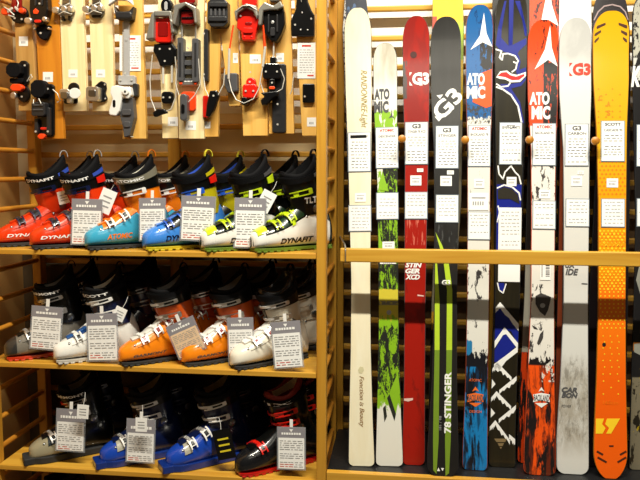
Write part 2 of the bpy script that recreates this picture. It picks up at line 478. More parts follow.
# --- 1 cream
k1 = Ski('cream slim touring ski with olive italic lettering, first beside the wooden divider', (357, 8), (361.5, 466), [(40, 344.5, 371.5), (90, 345.5, 372), (160, 348, 371.5), (280, 351, 370.5), (350, 350.5, 371), (420, 349, 373), (456, 348.5, 374.5)], Yt,
         base=s2l(238, 232, 206), layers=lambda s: [dict(col=s2l(232, 222, 190), z0=0, z1=3, th=.52, soft=.15, sc=(20, 4))], rt=.095, tipn=2.4, rtail=.02)
M_olive = mat('olive_print', s2l(150, 130, 70), .5)
k1.text('lettering', 'RANDONNEE-Light', (359.5, 70, 367, 128), M_olive, -90, .35, 0)
k1.text('lettering', 'Fonction is Beauty', (358.5, 376, 364, 427), mat('brown_print', s2l(140, 100, 50), .5), -90, .35, 0)
k1.poly('tail_notch_print', [[(358, 370), (360, 366.5), (363, 367), (364, 370), (362, 373.5), (359, 373)]], mat('faded_print', s2l(205, 198, 160), .5))
k1.placard(348.7, 132.5, 370, 171.5, None, None, 'RANDONNEE LIGHT', 9)
p = MB(); k1.rect(p, 350.5, 135, 366.5, 138.5, .0034); obj('black_brand_bar', p, M_blk, k1.t, flip=None)
k1.placard(349.3, 205.5, 370.6, 231, None, None, None, 7)
k1.sticker(355, 193, 366, 202)
# --- 2 white / green
GRN, DK = s2l(134, 182, 34), s2l(38, 40, 34)
k2 = Ski('short white ski with lime and charcoal splatter, second from the divider', (385, 43), (389, 466), [(62, 373.2, 397.2), (100, 373.5, 397.3), (180, 377, 397.5), (280, 378.5, 398.3), (340, 378.5, 398.8), (420, 376.6, 401.5), (455, 375.7, 403)], Yt,
         base=s2l(226, 224, 214), rt=.07, tipn=2.4, rtail=.02, layers=lambda s: [
             dict(col=s2l(190, 184, 166), z0=lz(s, 80), z1=3, th=.45, soft=.2, sc=(30, 6), edge=.03),
             dict(col=GRN, z0=lz(s, 128), z1=lz(s, 109), rag=.02, seed=3, th=.42, sc=(60, 18)),
             dict(col=DK, z0=lz(s, 192), z1=lz(s, 166), x0=-.012),
             dict(col=GRN, z0=lz(s, 194), z1=lz(s, 168), rag=.03, seed=2, th=.52, sc=(60, 25), ro=.8),
             dict(col=DK, z0=lz(s, 291), z1=lz(s, 215)),
             dict(col=GRN, z0=lz(s, 291), z1=lz(s, 215), th=.53, sc=(90, 24), ro=.85, seed=4),
             dict(col=s2l(205, 190, 60), z0=lz(s, 326), z1=lz(s, 289), rag=.006),
             dict(col=GRN, z0=lz(s, 408), z1=lz(s, 318), rag=.04, seed=1),
             dict(col=DK, z0=lz(s, 396), z1=lz(s, 328), rag=.04, th=.47, sc=(55, 18), ro=.85, seed=6, rot=.3),
             dict(col=s2l(120, 120, 112), z0=lz(s, 305), z1=lz(s, 301), th=.45, sc=(100, 100))])
k2.poly('green_triangle', [[(378, 190), (382.5, 171), (388.5, 191)], [(378, 255), (378.5, 222), (381, 240), (384, 250)]], mat('lime_print', GRN, .4), o=.001)
k2.poly('dark_chevron', [[(387, 398), (389.5, 394), (396, 414), (394.5, 421), (390, 408)], [(383, 408), (385.5, 405), (387, 416), (384.5, 422)]], mat('charcoal_print', DK, .4), o=.001)
k2.poly('lime_chevron', [[(380, 382), (388, 396), (398, 372), (401, 392), (395, 418), (387, 402)]], mat('lime_print', GRN, .4), o=.0009)
k2.text('lettering', 'ATO', (374.3, 88.5, 389.5, 100), M_ink, 0, 0, .05); k2.text('lettering', 'MIC', (374.3, 100.8, 388.6, 113.2), M_ink, 0, 0, .05)
k2.poly('star_logo', [[(391.5, 109), (392.5, 116), (395.5, 119), (392, 117.2), (388.5, 118.5), (391, 115)]], M_ink)
k2.placard(376.5, 127.5, 397.5, 168, 'ATOMIC', M_inkr, 'DESCENDER', 9); k2.placard(377, 193, 397.8, 219, None, None, None, 7)
k2.sticker(382.5, 241.5, 394.5, 249); k2.sticker(380, 262, 396, 264)
k2.poly('mount_dot', [[(389 + 2.4 * math.cos(a * PI / 6), 312.4 + 2.4 * math.sin(a * PI / 6)) for a in range(12)]], M_lgrey)
# --- 3 red G3
RD = s2l(158, 26, 14)
k3 = Ski('deep red ski with white lettering near its tip and below the rail', (416, 16), (414.5, 465), [(50, 402.6, 429.6), (90, 403, 429.5), (150, 405, 428.5), (220, 404.6, 427), (300, 404.5, 425.5), (380, 404, 425), (455, 402, 425)], Yt,
         base=RD, rt=.09, tipn=2.4, rtail=.03, layers=lambda s: [
             dict(col=s2l(120, 26, 22), z0=lz(s, 130), z1=3, th=.5, soft=.05, sc=(25, 9), seed=2, amt=.55),
             dict(col=s2l(78, 70, 70), z0=lz(s, 98), z1=lz(s, 60), x1=-.03, th=.4, sc=(50, 12), seed=5),
             dict(col=s2l(110, 22, 16), z0=lz(s, 470), z1=lz(s, 280), th=.57, soft=.03, sc=(20, 8), seed=1, amt=.6),
             dict(col=s2l(215, 120, 100), z0=lz(s, 245), z1=lz(s, 219), th=.58, sc=(160, 16), seed=3, amt=.7)], edge=M_grey)
k3.text('lettering', 'G3', (412.2, 72.5, 429, 85), M_white, 0, 0, .05)
k3.poly('logo_corners', [[(409.5, 72.5), (412, 72.5), (409.5, 76)], [(409.5, 85.5), (409.5, 81.5), (412.5, 85.5)], [(418, 72.5), (422, 72.5), (421, 75)], [(419, 85.5), (422.5, 85.5), (422, 82)]], M_white)
k3.poly('round_mark', [[(413.5 + 3.4 * math.cos(a * PI / 6), 55 + 3.4 * math.sin(a * PI / 6)) for a in range(12)]], mat('dark_red_print', s2l(66, 24, 20), .4))
for tx, y in (('STIN', 262.5), ('GER', 268.5), ('XCD', 274.5)):
    k3.text('lettering', tx, (405.3, y, 422 if tx == 'STIN' else 419.8, y + 5), M_white, 0, .25, .05)
k3.poly('small_mark', [[(417.5, 294.5), (423.8, 295.5), (423.8, 296.5), (417.5, 296)], [(404, 398.5), (413, 398), (413, 400), (408, 401.5), (404, 400.5)]], mat('pale_print', s2l(225, 190, 180), .5))
k3.placard(405.5, 122.5, 427.5, 164, 'G3', None, 'STINGER 78 XCD', 9); k3.placard(405.3, 192.5, 427, 218.5, None, None, None, 7)
k3.sticker(410.3, 175.5, 421.4, 185.5); k3.sticker(417, 168.5, 423.3, 172)
# --- 4 charcoal G3
k4 = Ski('charcoal ski with tilted white logo, two lime stripes and upright white lettering', (446, 17), (443, 477), [(55, 430.6, 460.8), (95, 431.2, 461), (150, 434, 459.5), (220, 434.5, 458.5), (290, 434.5, 457), (380, 432, 457), (450, 427.5, 458.5), (465, 427.5, 458.5)], Yt,
         base=s2l(36, 35, 35), rt=.09, tipn=2.4, rtail=.045, tailn=2.4, layers=lambda s: [
             dict(col=s2l(30, 29, 27), z0=0, z1=3, th=.5, soft=.1, sc=(30, 5)), dict(col=s2l(90, 92, 92), z0=lz(s, 260), z1=lz(s, 225), th=.6, sc=(150, 30), seed=2, amt=.5),
             dict(col=s2l(30, 28, 26), z0=0, z1=lz(s, 300), amt=.7, edge=.05)])
M_lime = mat('lime_stripe', s2l(176, 204, 50), .35); M_limed = mat('green_stripe', s2l(112, 140, 40), .35)
k4.poly('lime_stripe', [[(435.2, 262), (437, 262), (439.5, 300), (439.5, 350), (434.6, 350), (434.8, 300)], [(443.6, 262), (448.6, 262), (452.3, 290), (452, 350), (446.4, 350), (447, 290)], [(435.4, 232), (443.8, 262), (448.4, 262), (442, 245)], ], M_lime, o=.001)
k4.poly('green_stripe', [[(434.6, 350), (439.5, 350), (438.6, 440), (436.5, 474), (433.2, 470), (433, 440), (433.6, 400)], [(446.4, 350), (452, 350), (450.7, 440), (449, 473), (445.5, 476), (445, 440), (446, 400)]], M_limed, o=.001)
k4.text('lettering', '78 STINGER', (444.2, 372, 451.4, 433), M_white, 90, 0, .03)
k4.text('lettering', '181 / 98', (439, 416, 441.5, 430), M_inkg, 90)
k4.text('lettering', 'G3', (441.8, 280, 450.4, 285.2), M_white, 0, 0, .04)
def rot_text(s, txt, c, w, h, ang, m, bold=.06):
    vs, fs = text2d(txt, 0, bold); out = []
    for x, y in vs:
        X = (x - .5) * w; Y = -(y - .5) * h; a = R(ang)
        u, z = s.px(c[0] + X * math.cos(a) - Y * math.sin(a), c[1] + X * math.sin(a) + Y * math.cos(a)); out.append(s.pt(u, z, .0012))
    return obj('lettering', MB().add(out, fs), m, s.t, flip=None)
rot_text(k4, 'G3', (447.2, 104), 33, 16.5, -48, M_white, .03)
k4.poly('logo_corners', [[(436.5, 95.5), (443, 94.5), (440, 99)], [(434.5, 116.5), (442.8, 117), (438.8, 121.5)], [(449.5, 112.5), (454, 106), (454, 109)]], M_white)
k4.poly('tail_mark', [[(437, 471), (438.5, 467.5), (440, 471)], [(441, 468), (444, 468), (442.5, 471)]], M_white)
k4.placard(436, 126.5, 458, 168, 'G3', None, 'STINGER', 9); k4.placard(436.2, 195.5, 458, 222, None, None, None, 7)
k4.sticker(440.3, 176, 451.8, 186); k4.sticker(447, 170.5, 453.8, 174.5)
# --- 5 blue Atomic
BL, OR = s2l(18, 92, 156), s2l(238, 84, 24)
k5 = Ski('blue tipped ski with white star, orange band and blue painted tail', (479, 5), (474.5, 470), [(40, 465.6, 493), (90, 466, 492.5), (150, 467.5, 490.5), (220, 467.5, 490), (300, 467.2, 489), (380, 465.5, 488), (440, 463, 487.5), (456, 462.5, 487.5)], Yt,
         base=s2l(222, 220, 212), rt=.085, rtail=.03, tailn=4, layers=lambda s: [
             dict(col=BL, z0=lz(s, 118), z1=3, rag=.02, seed=2),
             dict(col=s2l(14, 60, 112), z0=lz(s, 115), z1=3, th=.6, sc=(90, 30), ro=.7, seed=4),
             dict(col=s2l(24, 22, 26), z0=lz(s, 72), z1=lz(s, 45), x0=.004, rag=.03, seed=6, th=.42, sc=(60, 25)),
             dict(col=s2l(60, 60, 60), z0=lz(s, 124), z1=lz(s, 105), th=.52, sc=(90, 50), ro=.8, seed=9),
             dict(col=s2l(120, 118, 112), z0=lz(s, 210), z1=lz(s, 166), th=.62, sc=(60, 15), seed=8, amt=.6),
             dict(col=s2l(60, 56, 56), z0=lz(s, 345), z1=lz(s, 262), th=.6, sc=(45, 18), ro=.65, seed=12),
             dict(col=s2l(40, 120, 170), z0=lz(s, 366), z1=lz(s, 340), x1=-.012, rag=.03, seed=3),
             dict(col=s2l(24, 24, 30), z0=-1, z1=lz(s, 352), rag=.07, seed=14),
             dict(col=s2l(26, 122, 186), z0=-1, z1=lz(s, 366), th=.49, soft=.03, sc=(34, 7), ro=.65, seed=16, rot=.25), dict(col=s2l(20, 50, 80), z0=-1, z1=lz(s, 366), th=.56, soft=.05, sc=(70, 12), seed=33, rot=.4, amt=.8)], edge=mat('red_edge', s2l(150, 60, 30), .4))
k5.poly('orange_band', [[(479, 74), (491.8, 69), (491.6, 106), (486, 108), (472.5, 102), (473, 98), (479, 98)]], mat('orange_print', OR, .4), o=.0009)
M_blue_print = mat('blue_print', BL, .4)
k5.poly('star_logo', [[(483.5, 14), (486.4, 34), (493, 47), (482.5, 42.5), (470.3, 50), (479.8, 36)]], M_white)
k5.text('lettering', 'ATO', (466.6, 73, 484.8, 85.4), M_white, 0, 0, .05); k5.text('lettering', 'MIC', (466.6, 86, 485.2, 98.8), M_white, 0, 0, .05)
M_orp = mat('orange_line_print', s2l(236, 110, 40), .4)
k5.poly('crest', [[(475.4, 386.5), (479, 391.5), (475.4, 390), (472, 391.5)], [(467.2, 394.5), (475.3, 392.8), (483.5, 394.5), (482.6, 398), (483.5, 402), (475.3, 400.2), (467.2, 402), (468.2, 398)], [(469, 402.8), (482, 402.8), (475.3, 406.8)]], M_orp)
k5.text('crest_lettering', 'BACKLAND', (468, 395, 482.8, 400.5), M_ink, 0, 0, .02, o=.0016)
k5.text('lettering', 'ATOMIC', (469, 379, 481.5, 381.2), M_orp); k5.text('lettering', 'DESIGN', (469.5, 410.5, 481.5, 412.5), M_orp)
k5.placard(468.3, 125.7, 490, 166, 'ATOMIC', M_inkr, 'BACKLAND 78', 9); k5.placard(468.2, 212.5, 489.5, 239, None, None, None, 7)
k5.sticker(474, 179, 484.3, 188); k5.sticker(468.6, 193, 488.5, 210)
# --- 6 blue / dark snow leopard
NV = s2l(22, 34, 132); BR = s2l(32, 28, 18)
k6 = Ski('dark brown and blue ski with white mountain zigzags, no tip in view', (509.5, -14), (502.5, 467), [(20, 495.5, 527), (60, 495, 527), (120, 495.5, 524.5), (200, 496.5, 521.5), (300, 495, 520), (380, 491.5, 517), (430, 489.2, 515.5), (458, 489, 515.5)], Yt,
         base=BR, rt=.11, rtail=.025, tailn=4.5, layers=lambda s: [
             dict(col=s2l(40, 35, 21), z0=0, z1=3, th=.52, soft=.1, sc=(40, 3)),
             dict(col=NV, z0=lz(s, 250), z1=lz(s, 184), rag=.006)])
M_nv = mat('navy_print', NV, .35); M_dk = mat('dark_brown_print', s2l(40, 36, 28), .35)
k6.poly('blue_stripe', [[(508.5, -6), (513.3, -6), (512.5, 45), (526.4, 38), (526.4, 44), (519, 51), (516, 57), (500, 50), (495.6, 45), (498, 28), (504, 2), (506, 2), (501.5, 30), (501.2, 38), (508.5, 46)],
                        [(514.5, 2), (519.5, 2), (526.6, 30), (526.6, 36), (524.8, 36), (522, 20)]], M_nv, o=.0009)
def line_polys(pts, w):
    out = []
    for (a, b), (c, d) in zip(pts[:-1], pts[1:]):
        dx, dy = c - a, d - b; l = math.hypot(dx, dy); nx, ny = -dy / l * w / 2, dx / l * w / 2; ex, ey = dx / l * w * .3, dy / l * w * .3
        out.append([(a + nx - ex, b + ny - ey), (c + nx + ex, d + ny + ey), (c - nx + ex, d - ny + ey), (a - nx - ex, b - ny - ey)])
    return out
k6.poly('leopard_blue', [[(500, 84), (511, 84), (521, 82.5), (526, 77), (526.5, 80), (521, 86), (511, 88.5), (520, 102), (524, 123), (521.6, 123), (517.5, 105), (510, 93), (503, 88)],
                         [(515, 51), (519, 56), (520.5, 62), (519, 70), (526, 67.5), (526, 72.5), (517, 75), (516, 71), (518, 65), (518.5, 61), (515, 56)]], M_nv, o=.0010)
k6.poly('leopard_outline', line_polys([(495.8, 49.5), (501.5, 51.2), (499.5, 57.5), (502, 60), (503, 54), (508, 53.6), (515, 56), (518.2, 61), (517, 63.5), (513.5, 62)], 1.5)
        + line_polys([(516.8, 64), (515.8, 69), (512, 72)], 1.4) + line_polys([(510, 83), (508, 86), (501, 87), (496.5, 84)], 1.4) + line_polys([(496.5, 87), (503, 89.5), (511, 95), (518, 106), (521.4, 122)], 1.7), M_white, o=.0013)
k6.poly('tongue_border', [[(496, 77.5), (500, 71.4), (507, 70.6), (511, 73.6), (517, 75), (525.8, 72), (526.8, 76), (520, 82), (511, 82.5), (505, 79.5), (500, 79)]], M_white, o=.0014)
k6.poly('red_tongue', [[(497.4, 76), (501.5, 72.6), (506.5, 72.2), (510, 75.2), (516, 76.8), (523.8, 74), (524.4, 76), (519, 80), (512, 80.4), (505.5, 77.4), (501, 76.6)]], mat('red_print', s2l(216, 24, 20), .4), o=.0017)
k6.poly('white_line', line_polys([(498, 166), (499, 174), (503, 179), (505, 172), (511, 166), (515, 172), (519, 176), (521, 184)], 1.4) + line_polys([(497, 188), (504, 185), (512, 187), (519, 193), (520.6, 200)], 1.6) + line_polys([(498, 206), (499.5, 212), (496.8, 222)], 1.3) + line_polys([(497.5, 283), (499, 290), (503, 293), (506, 284)], 1.2), M_white, o=.0013)
k6.poly('dark_field', [[(497.5, 190), (504, 187), (512, 189), (518, 195), (519.5, 204), (510, 199), (498, 199)]], M_dk, o=.0012)
k6.poly('blue_spot', [[(498, 283), (504, 283), (505, 289), (501, 293), (499, 290)]], M_nv, o=.0011)
# chevrons (blue then white mountains)
k6.poly('blue_chevron', [[(495.4, 309), (499.5, 305), (519.5, 332), (519.5, 345), (511, 331), (503, 331), (494.6, 343)], [(494.6, 350), (505, 331), (512, 336), (518.6, 344), (510, 352), (500, 362), (494.4, 362)]], M_nv, o=.0010)
mw = []
mw.append([(500, 302), (519.6, 324), (519.6, 331), (512, 323), (509, 318), (505, 315), (500, 308), (495.4, 313), (495.4, 308)])
mw.append([(504.5, 327), (519, 343), (519, 349), (513, 343), (506, 334), (503, 335), (494.6, 348), (494.6, 341)])
mw.append([(517.8, 346), (518.6, 352), (506, 361), (498, 372), (494, 368), (494, 364), (505, 356)])
def mtn(a, b_, w):   # thick white diagonal with a notched lower side
    (x0_, y0_), (x1_, y1_) = a, b_
    P_ = lambda t, o: (x0_ + (x1_ - x0_) * t, y0_ + (y1_ - y0_) * t + o)
    return [P_(0, 0), P_(1, 0), P_(1, w), P_(.8, w * .75), P_(.72, w * 1.1), P_(.55, w * .8), P_(.42, w * 1.5), P_(.3, w), P_(.18, w * 1.35), P_(0, w)]
for i, (x_, y_) in enumerate(((497, 362), (496.5, 391), (495.3, 420))):
    mw.append(mtn((x_, y_), (x_ + 14.5, y_ + (15 if i < 2 else 20)), 4.6)); mw.append(mtn((x_, y_), (x_ - 5.5, y_ + 6.5), 4.6))
    if i < 2: mw.append(mtn((516.5, y_ + 14), (x_ + 2.2, y_ + 28), 4.2)); mw.append([(x_ - 5.5, y_ + 17), (x_ - 1.5, y_ + 22), (x_ - 5.8, y_ + 26.5)])
mw.append(mtn((515, 439), (509, 434), 5))
k6.poly('white_mountain', mw, M_white, o=.0013)
k6.poly('tail_emblem', [[(494, 438.5), (507, 438.5), (505, 442), (496.5, 442)], [(497.5, 443), (504, 443), (502.5, 446), (499, 446)], [(499.5, 447), (502, 447), (500.8, 449)]], mat('bronze_print', s2l(130, 110, 76), .4), o=.0014)
k6.placard(499.5, 123, 521.5, 164, None, None, 'SEVEN SUMMITS', 9)
k6.poly('triangle_mark', line_polys([(507, 125.5), (514.5, 125.5), (510.8, 129), (507, 125.5)], .5), M_ink, o=.0035)
k6.placard(498.8, 208.5, 520.8, 249, None, None, None, 10, plain=True)
k6.plate('white_label', 498, 263, 520, 281.5, .0012, .0006, M_paper)
k6.sticker(506.5, 177, 516.5, 186)
# --- 7 orange Atomic
k7 = Ski('orange and black ski with white star and painted orange tail, in front of its twin', (543, 20), (539.5, 475), [(55, 527.5, 558), (95, 528, 558), (150, 531, 555.8), (220, 531.5, 555), (300, 531, 554.3), (380, 527.5, 554.5), (450, 524, 555.5), (462, 523.8, 555.5)], Yt - .01,
         base=s2l(226, 222, 214), rt=.075, rtail=.03, tailn=3.5, layers=lambda s: [
             dict(col=s2l(226, 70, 20), z0=lz(s, 126), z1=3),
             dict(col=s2l(60, 26, 22), z0=lz(s, 126), z1=3, th=.60, sc=(70, 30), ro=.65, seed=4),
             dict(col=s2l(24, 22, 24), z0=lz(s, 128), z1=lz(s, 62), x0=.002, th=.36, sc=(60, 22), rag=.03, seed=6),
             dict(col=s2l(214, 66, 24), z0=lz(s, 126), z1=lz(s, 75), x0=.006, th=.6, sc=(180, 30), seed=8),
             dict(col=s2l(70, 66, 66), z0=lz(s, 205), z1=lz(s, 164), th=.56, sc=(60, 25), ro=.7, seed=9),
             dict(col=s2l(56, 52, 52), z0=lz(s, 355), z1=lz(s, 282), th=.585, sc=(45, 18), ro=.7, seed=12),
             dict(col=s2l(30, 24, 24), z0=-1, z1=lz(s, 356), rag=.05, seed=14),
             dict(col=s2l(236, 84, 20), z0=-1, z1=lz(s, 362), th=.49, soft=.03, sc=(34, 6), ro=.65, seed=22, rot=.2), dict(col=s2l(110, 40, 20), z0=-1, z1=lz(s, 362), th=.56, soft=.05, sc=(70, 12), seed=35, rot=.4, amt=.8),
             dict(col=s2l(220, 214, 205), z0=lz(s, 378), z1=lz(s, 352), x0=.004, th=.54, sc=(50, 30), ro=.75, seed=20)], edge=mat('orange_edge', s2l(196, 70, 30), .4))
k7.poly('star_logo', [[(549.2, 27), (551.5, 48), (558, 66.5), (548, 60), (534.5, 69.5), (544.5, 50)]], M_white)
k7.text('lettering', 'ATO', (529.4, 92, 549.6, 105), M_white, 0, 0, .05); k7.text('lettering', 'MIC', (531.5, 106, 550.2, 119.5), M_white, 0, 0, .05)
k7.poly('crest', [[(541.4, 387), (544.4, 391.6), (541.4, 390.2), (538.4, 391.6)], [(533, 394.5), (541.4, 392.8), (549.8, 394.5), (549, 398), (549.8, 402), (541.4, 400.2), (533, 402), (534, 398)], [(535, 403), (548, 403), (541.4, 407.6)]], M_white)
k7.text('crest_lettering', 'BACKLAND', (534, 395, 549, 400.5), M_ink, 0, 0, .02, o=.0016)
k7.placard(532.8, 124, 555.3, 165, 'ATOMIC', M_inkr, 'BACKLAND 95', 9); k7.placard(533, 201.5, 555, 228.5, None, None, None, 7)
k7.sticker(539, 190, 550.4, 198.5); st = k7.plate('bar_code_label', 540, 262, 550.5, 280, .0012, .0006, M_paper)
mb = MB()
for i, y in enumerate((264, 265.3, 267, 268.2, 270, 271.5, 273, 274.2, 276)): k7.rect(mb, 545.5, y, 549.5, y + (.7 if i % 2 else .4), .0024)
k7.rect(mb, 541.5, 265, 542.3, 277, .0024); obj('bars', mb, M_ink, st, flip=None)
k7.poly('binding_mark', [[(542.5 + 2.6 * math.cos(a * PI / 6), 305.5 + 2.4 * math.sin(a * PI / 6)) for a in range(12)]], M_lgrey, o=.0014)
k7.poly('black_splash', [[(535.5, 296), (541, 293), (551, 297), (550, 302), (548, 310), (545, 316), (540, 312), (535.5, 304)], [(537, 343), (540, 334), (543.5, 330), (543, 338), (540.5, 343), (538.5, 345)], [(531.8, 325), (536, 327), (538, 329.5), (534, 328.6)]], mat('charcoal_splash', s2l(62, 58, 56), .4), o=.0012)
# --- 8 white G3
k8 = Ski('silver white ski with red lettering near its tip and grey marbled tail', (575, 18), (572, 474), [(50, 559, 591), (95, 559.5, 591.3), (150, 563.5, 589.5), (220, 564, 589), (300, 563.8, 588), (380, 560.5, 588.3), (440, 556.5, 588.8), (462, 556.5, 588.8)], Yt - .01,
         base=s2l(212, 212, 208), rt=.085, rtail=.035, tailn=3.0, layers=lambda s: [
             dict(col=s2l(186, 186, 184), z0=lz(s, 66), z1=3, edge=.03, th=.4, soft=.2, sc=(10, 6)),
             dict(col=s2l(170, 164, 152), z0=lz(s, 442), z1=lz(s, 362), edge=.04, seed=3, th=.42, soft=.16, sc=(30, 14), ro=.75),
             dict(col=s2l(110, 104, 94), z0=lz(s, 436), z1=lz(s, 352), edge=.02, th=.56, soft=.06, sc=(60, 20), ro=.8, seed=7, amt=.6)], edge=M_lgrey)
k8.text('lettering', 'G3', (572.5, 63.3, 590.6, 75.5), M_inkr, 0, 0, .05)
k8.poly('logo_corners', [[(569.2, 63), (572.4, 63), (569.2, 67)], [(569.2, 76), (569.2, 72), (572.6, 76)], [(579, 63), (583, 63), (582, 66)]], M_inkr)
k8.text('lettering', 'UX', (565, 262, 575.6, 267.8), M_ink, 0, .25, .04); k8.text('lettering', 'IDE', (565.3, 268.8, 578.4, 275), M_ink, 0, .25, .04)
k8.text('lettering', 'CAR', (561.6, 387.5, 577.2, 392.2), M_ink, 0, .25, .05); k8.text('lettering', 'BON', (561.4, 393, 577.8, 397.6), M_ink, 0, .25, .05)
k8.text('lettering', 'POWER', (561.4, 404.8, 571, 407.2), M_ink, 0, .2)
k8.poly('small_mark', [[(581.5, 283), (587.5, 283.4), (587.5, 284.6), (581.5, 284.2)]], M_ink)
k8.placard(565.2, 124.5, 588, 165.5, 'G3', None, 'CARBON', 9); k8.placard(566, 199.5, 588.6, 226, None, None, None, 7)
k8.sticker(571, 176, 582, 186); k8.sticker(577.5, 171, 583.5, 174.5)
# --- 9 Scott
YE, OG = s2l(214, 164, 8), s2l(240, 116, 14)
k9 = Ski('yellow to orange ski with slotted tip, dotted middle and rounded orange tail', (611, 11), (610.5, 478.5), [(40, 592.6, 628.8), (80, 593.4, 629), (130, 596.5, 627), (200, 598.4, 626.3), (300, 598.5, 625.7), (380, 596.5, 626), (440, 594, 627.3), (455, 593.8, 627.5)], Yt - .01,
         base=YE, rt=.085, rtail=.085, tailn=2.0, layers=lambda s: [
             dict(col=s2l(236, 150, 10), z0=-1, z1=lz(s, 190), edge=.12), dict(col=OG, z0=-1, z1=lz(s, 275), edge=.05), dict(col=s2l(238, 96, 12), z0=-1, z1=lz(s, 350), edge=.08)], edge=mat('amber_edge', s2l(170, 110, 20), .4))
M_slot = mat('slot_brown', s2l(70, 30, 10), .5)
sl = []
for (x, y, l) in ((600, 26.5, 9), (597, 33.5, 6.5), (596, 40, 4.5)): sl.append([(x - l / 2, y + 2.4), (x - l / 2 + 1, y + .4), (x + l / 2, y - 2.6), (x + l / 2 + .2, y - .6), (x - l / 2 + 1.2, y + 3.2)])
for (x, y, l) in ((622, 26.5, 9), (623.5, 33.5, 6.5), (624.5, 40, 4.5)): sl.append([(x - l / 2, y - 2.6), (x - l / 2 + .2, y - .4), (x + l / 2 - 1, y + 2.9), (x + l / 2, y + 2.2), (x + l / 2 - .5, y - .2)])
k9.poly('tip_slot', sl, M_slot)
sl = []
for (x0_, y0_, x1_, y1_) in ((597.3, 451.5, 602.5, 454.5), (598, 457.5, 606, 462), (625.8, 451.5, 620.5, 454.5), (625.6, 457.5, 618, 462)): sl += line_polys([(x0_, y0_), (x1_, y1_)], 2.0)
sl.append([(609 , 445.2), (613.5, 445.2), (613.5, 446.8), (609, 446.8)])
k9.poly('tail_slot', sl, M_slot)
M_do = mat('orange_dot', s2l(236, 120, 14), .4); M_dy = mat('yellow_dot', s2l(248, 206, 40), .4)
dots = []
def dot(x, y, r_): return [(x - r_, y), (x, y - r_), (x + r_, y), (x, y + r_)]
for j in range(7):
    for i, x in enumerate((598.5, 606, 612.5, 620)):
        if (i + j) % 2 == 0 or j > 3: dots.append(dot(x, 89 + 5.6 * j, .9))
for j in range(22):
    y = 162 + j * 4.0
    for i in range(7):
        x = 600 + i * 4.1 + (2 if j % 2 else 0)
        if x < 625.5 and not 196 < y < 231: dots.append(dot(x, y, 1.15))
k9.poly('orange_dots', dots, M_do, o=.0009)
dots = []
for j in range(21):
    y = 231 + j * 2.9
    for i in range(7):
        x = 600 + i * 4.0 + (2 if j % 2 else 0)
        if x < 625.3: dots.append(dot(x, y, 1.1 if (i + j // 2) % 3 else 1.5))
for j, y in enumerate(range(292, 332, 4)):
    for i in range(6): dots.append(dot(600.6 + i * 4.4 + (0 if y < 312 else (j % 2) * 2), y, .95))
for j, y in enumerate((336, 342, 348, 354, 360.5, 367, 374)):
    for i in range(3): dots.append(dot(603 + i * 7.2 + (j % 2) * 1.5, y, .85))
dots += [dot(603.5, 381, .9), dot(618.5, 381, .9), dot(611, 387.5, .9), dot(603.3, 394, .9), dot(618.2, 394, .9)]
k9.poly('yellow_dots', dots, M_dy, o=.0009)
k9.poly('yellow_emblem', [[(595.8, 418.5), (604, 418.5), (602, 424), (605.5, 428), (602.5, 433.6), (595.6, 433.6)], [(607, 418.5), (620, 418.5), (611, 433.6), (606, 433.6), (609, 428), (605, 424)]], M_dy, o=.0009)
k9.poly('screw_mark', [[(604 + 1.9 * math.cos(a * PI / 6), 344.5 + 1.9 * math.sin(a * PI / 6)) for a in range(12)]], M_steel, o=.0014)
for ch, x, y in (('C', 600.5, 98), ('A', 608.5, 104), ('S', 608.5, 113)): k9.text('lettering', ch, (x - 1.8, y - 2.6, x + 1.8, y + 2.6), M_do, 0, 0, .02)
k9.text('lettering', '165cm', (603, 401, 618, 404), M_do)
k9.placard(601.3, 121.5, 624, 161, 'SCOTT', None, 'CASCADE 95', 9); k9.placard(601.6, 199.5, 624.2, 226.5, None, None, None, 7)
k9.sticker(606.5, 178.5, 618, 187.5)
# --- 10 black and grey at right edge
k10 = Ski('black and grey ski with figures on its tail, cut by the right edge', (649, -10), (646, 470), [(20, 632.5, 666), (100, 633.5, 665), (220, 636, 662), (300, 634.5, 662), (400, 631, 663), (455, 629.5, 664)], Yt,
          base=s2l(28, 27, 28), rt=.08, rtail=.015, tailn=5, layers=lambda s: [
              dict(col=s2l(176, 174, 160), z0=lz(s, 62), z1=3, th=.5, sc=(50, 20), ro=.7, seed=2),
              dict(col=s2l(196, 196, 190), z0=lz(s, 84), z1=lz(s, 62), th=.47, sc=(45, 30), seed=3),
              dict(col=s2l(120, 112, 92), z0=-1, z1=lz(s, 372)),
              dict(col=s2l(34, 30, 22), z0=-1, z1=lz(s, 366), th=.56, sc=(40, 14), seed=6),
              dict(col=s2l(165, 140, 20), z0=lz(s, 425), z1=lz(s, 340), th=.6, sc=(40, 25), seed=5),
              dict(col=s2l(170, 100, 30), z0=lz(s, 346), z1=lz(s, 338))])
k10.text('lettering', 'K', (631, 66, 641, 87), M_white, 0, .2, .05)
k10.placard(636.8, 125, 659, 166, 'K', None, None, 9); k10.placard(637, 199, 659, 226, None, None, None, 7)
k10.poly('white_tail_panel', [[(634, 344), (641, 343), (650, 355), (650, 360), (634, 352)], [(636, 280), (640, 262), (648, 262), (648, 300), (642, 300)]], mat('grey_print', s2l(140, 140, 130), .5))
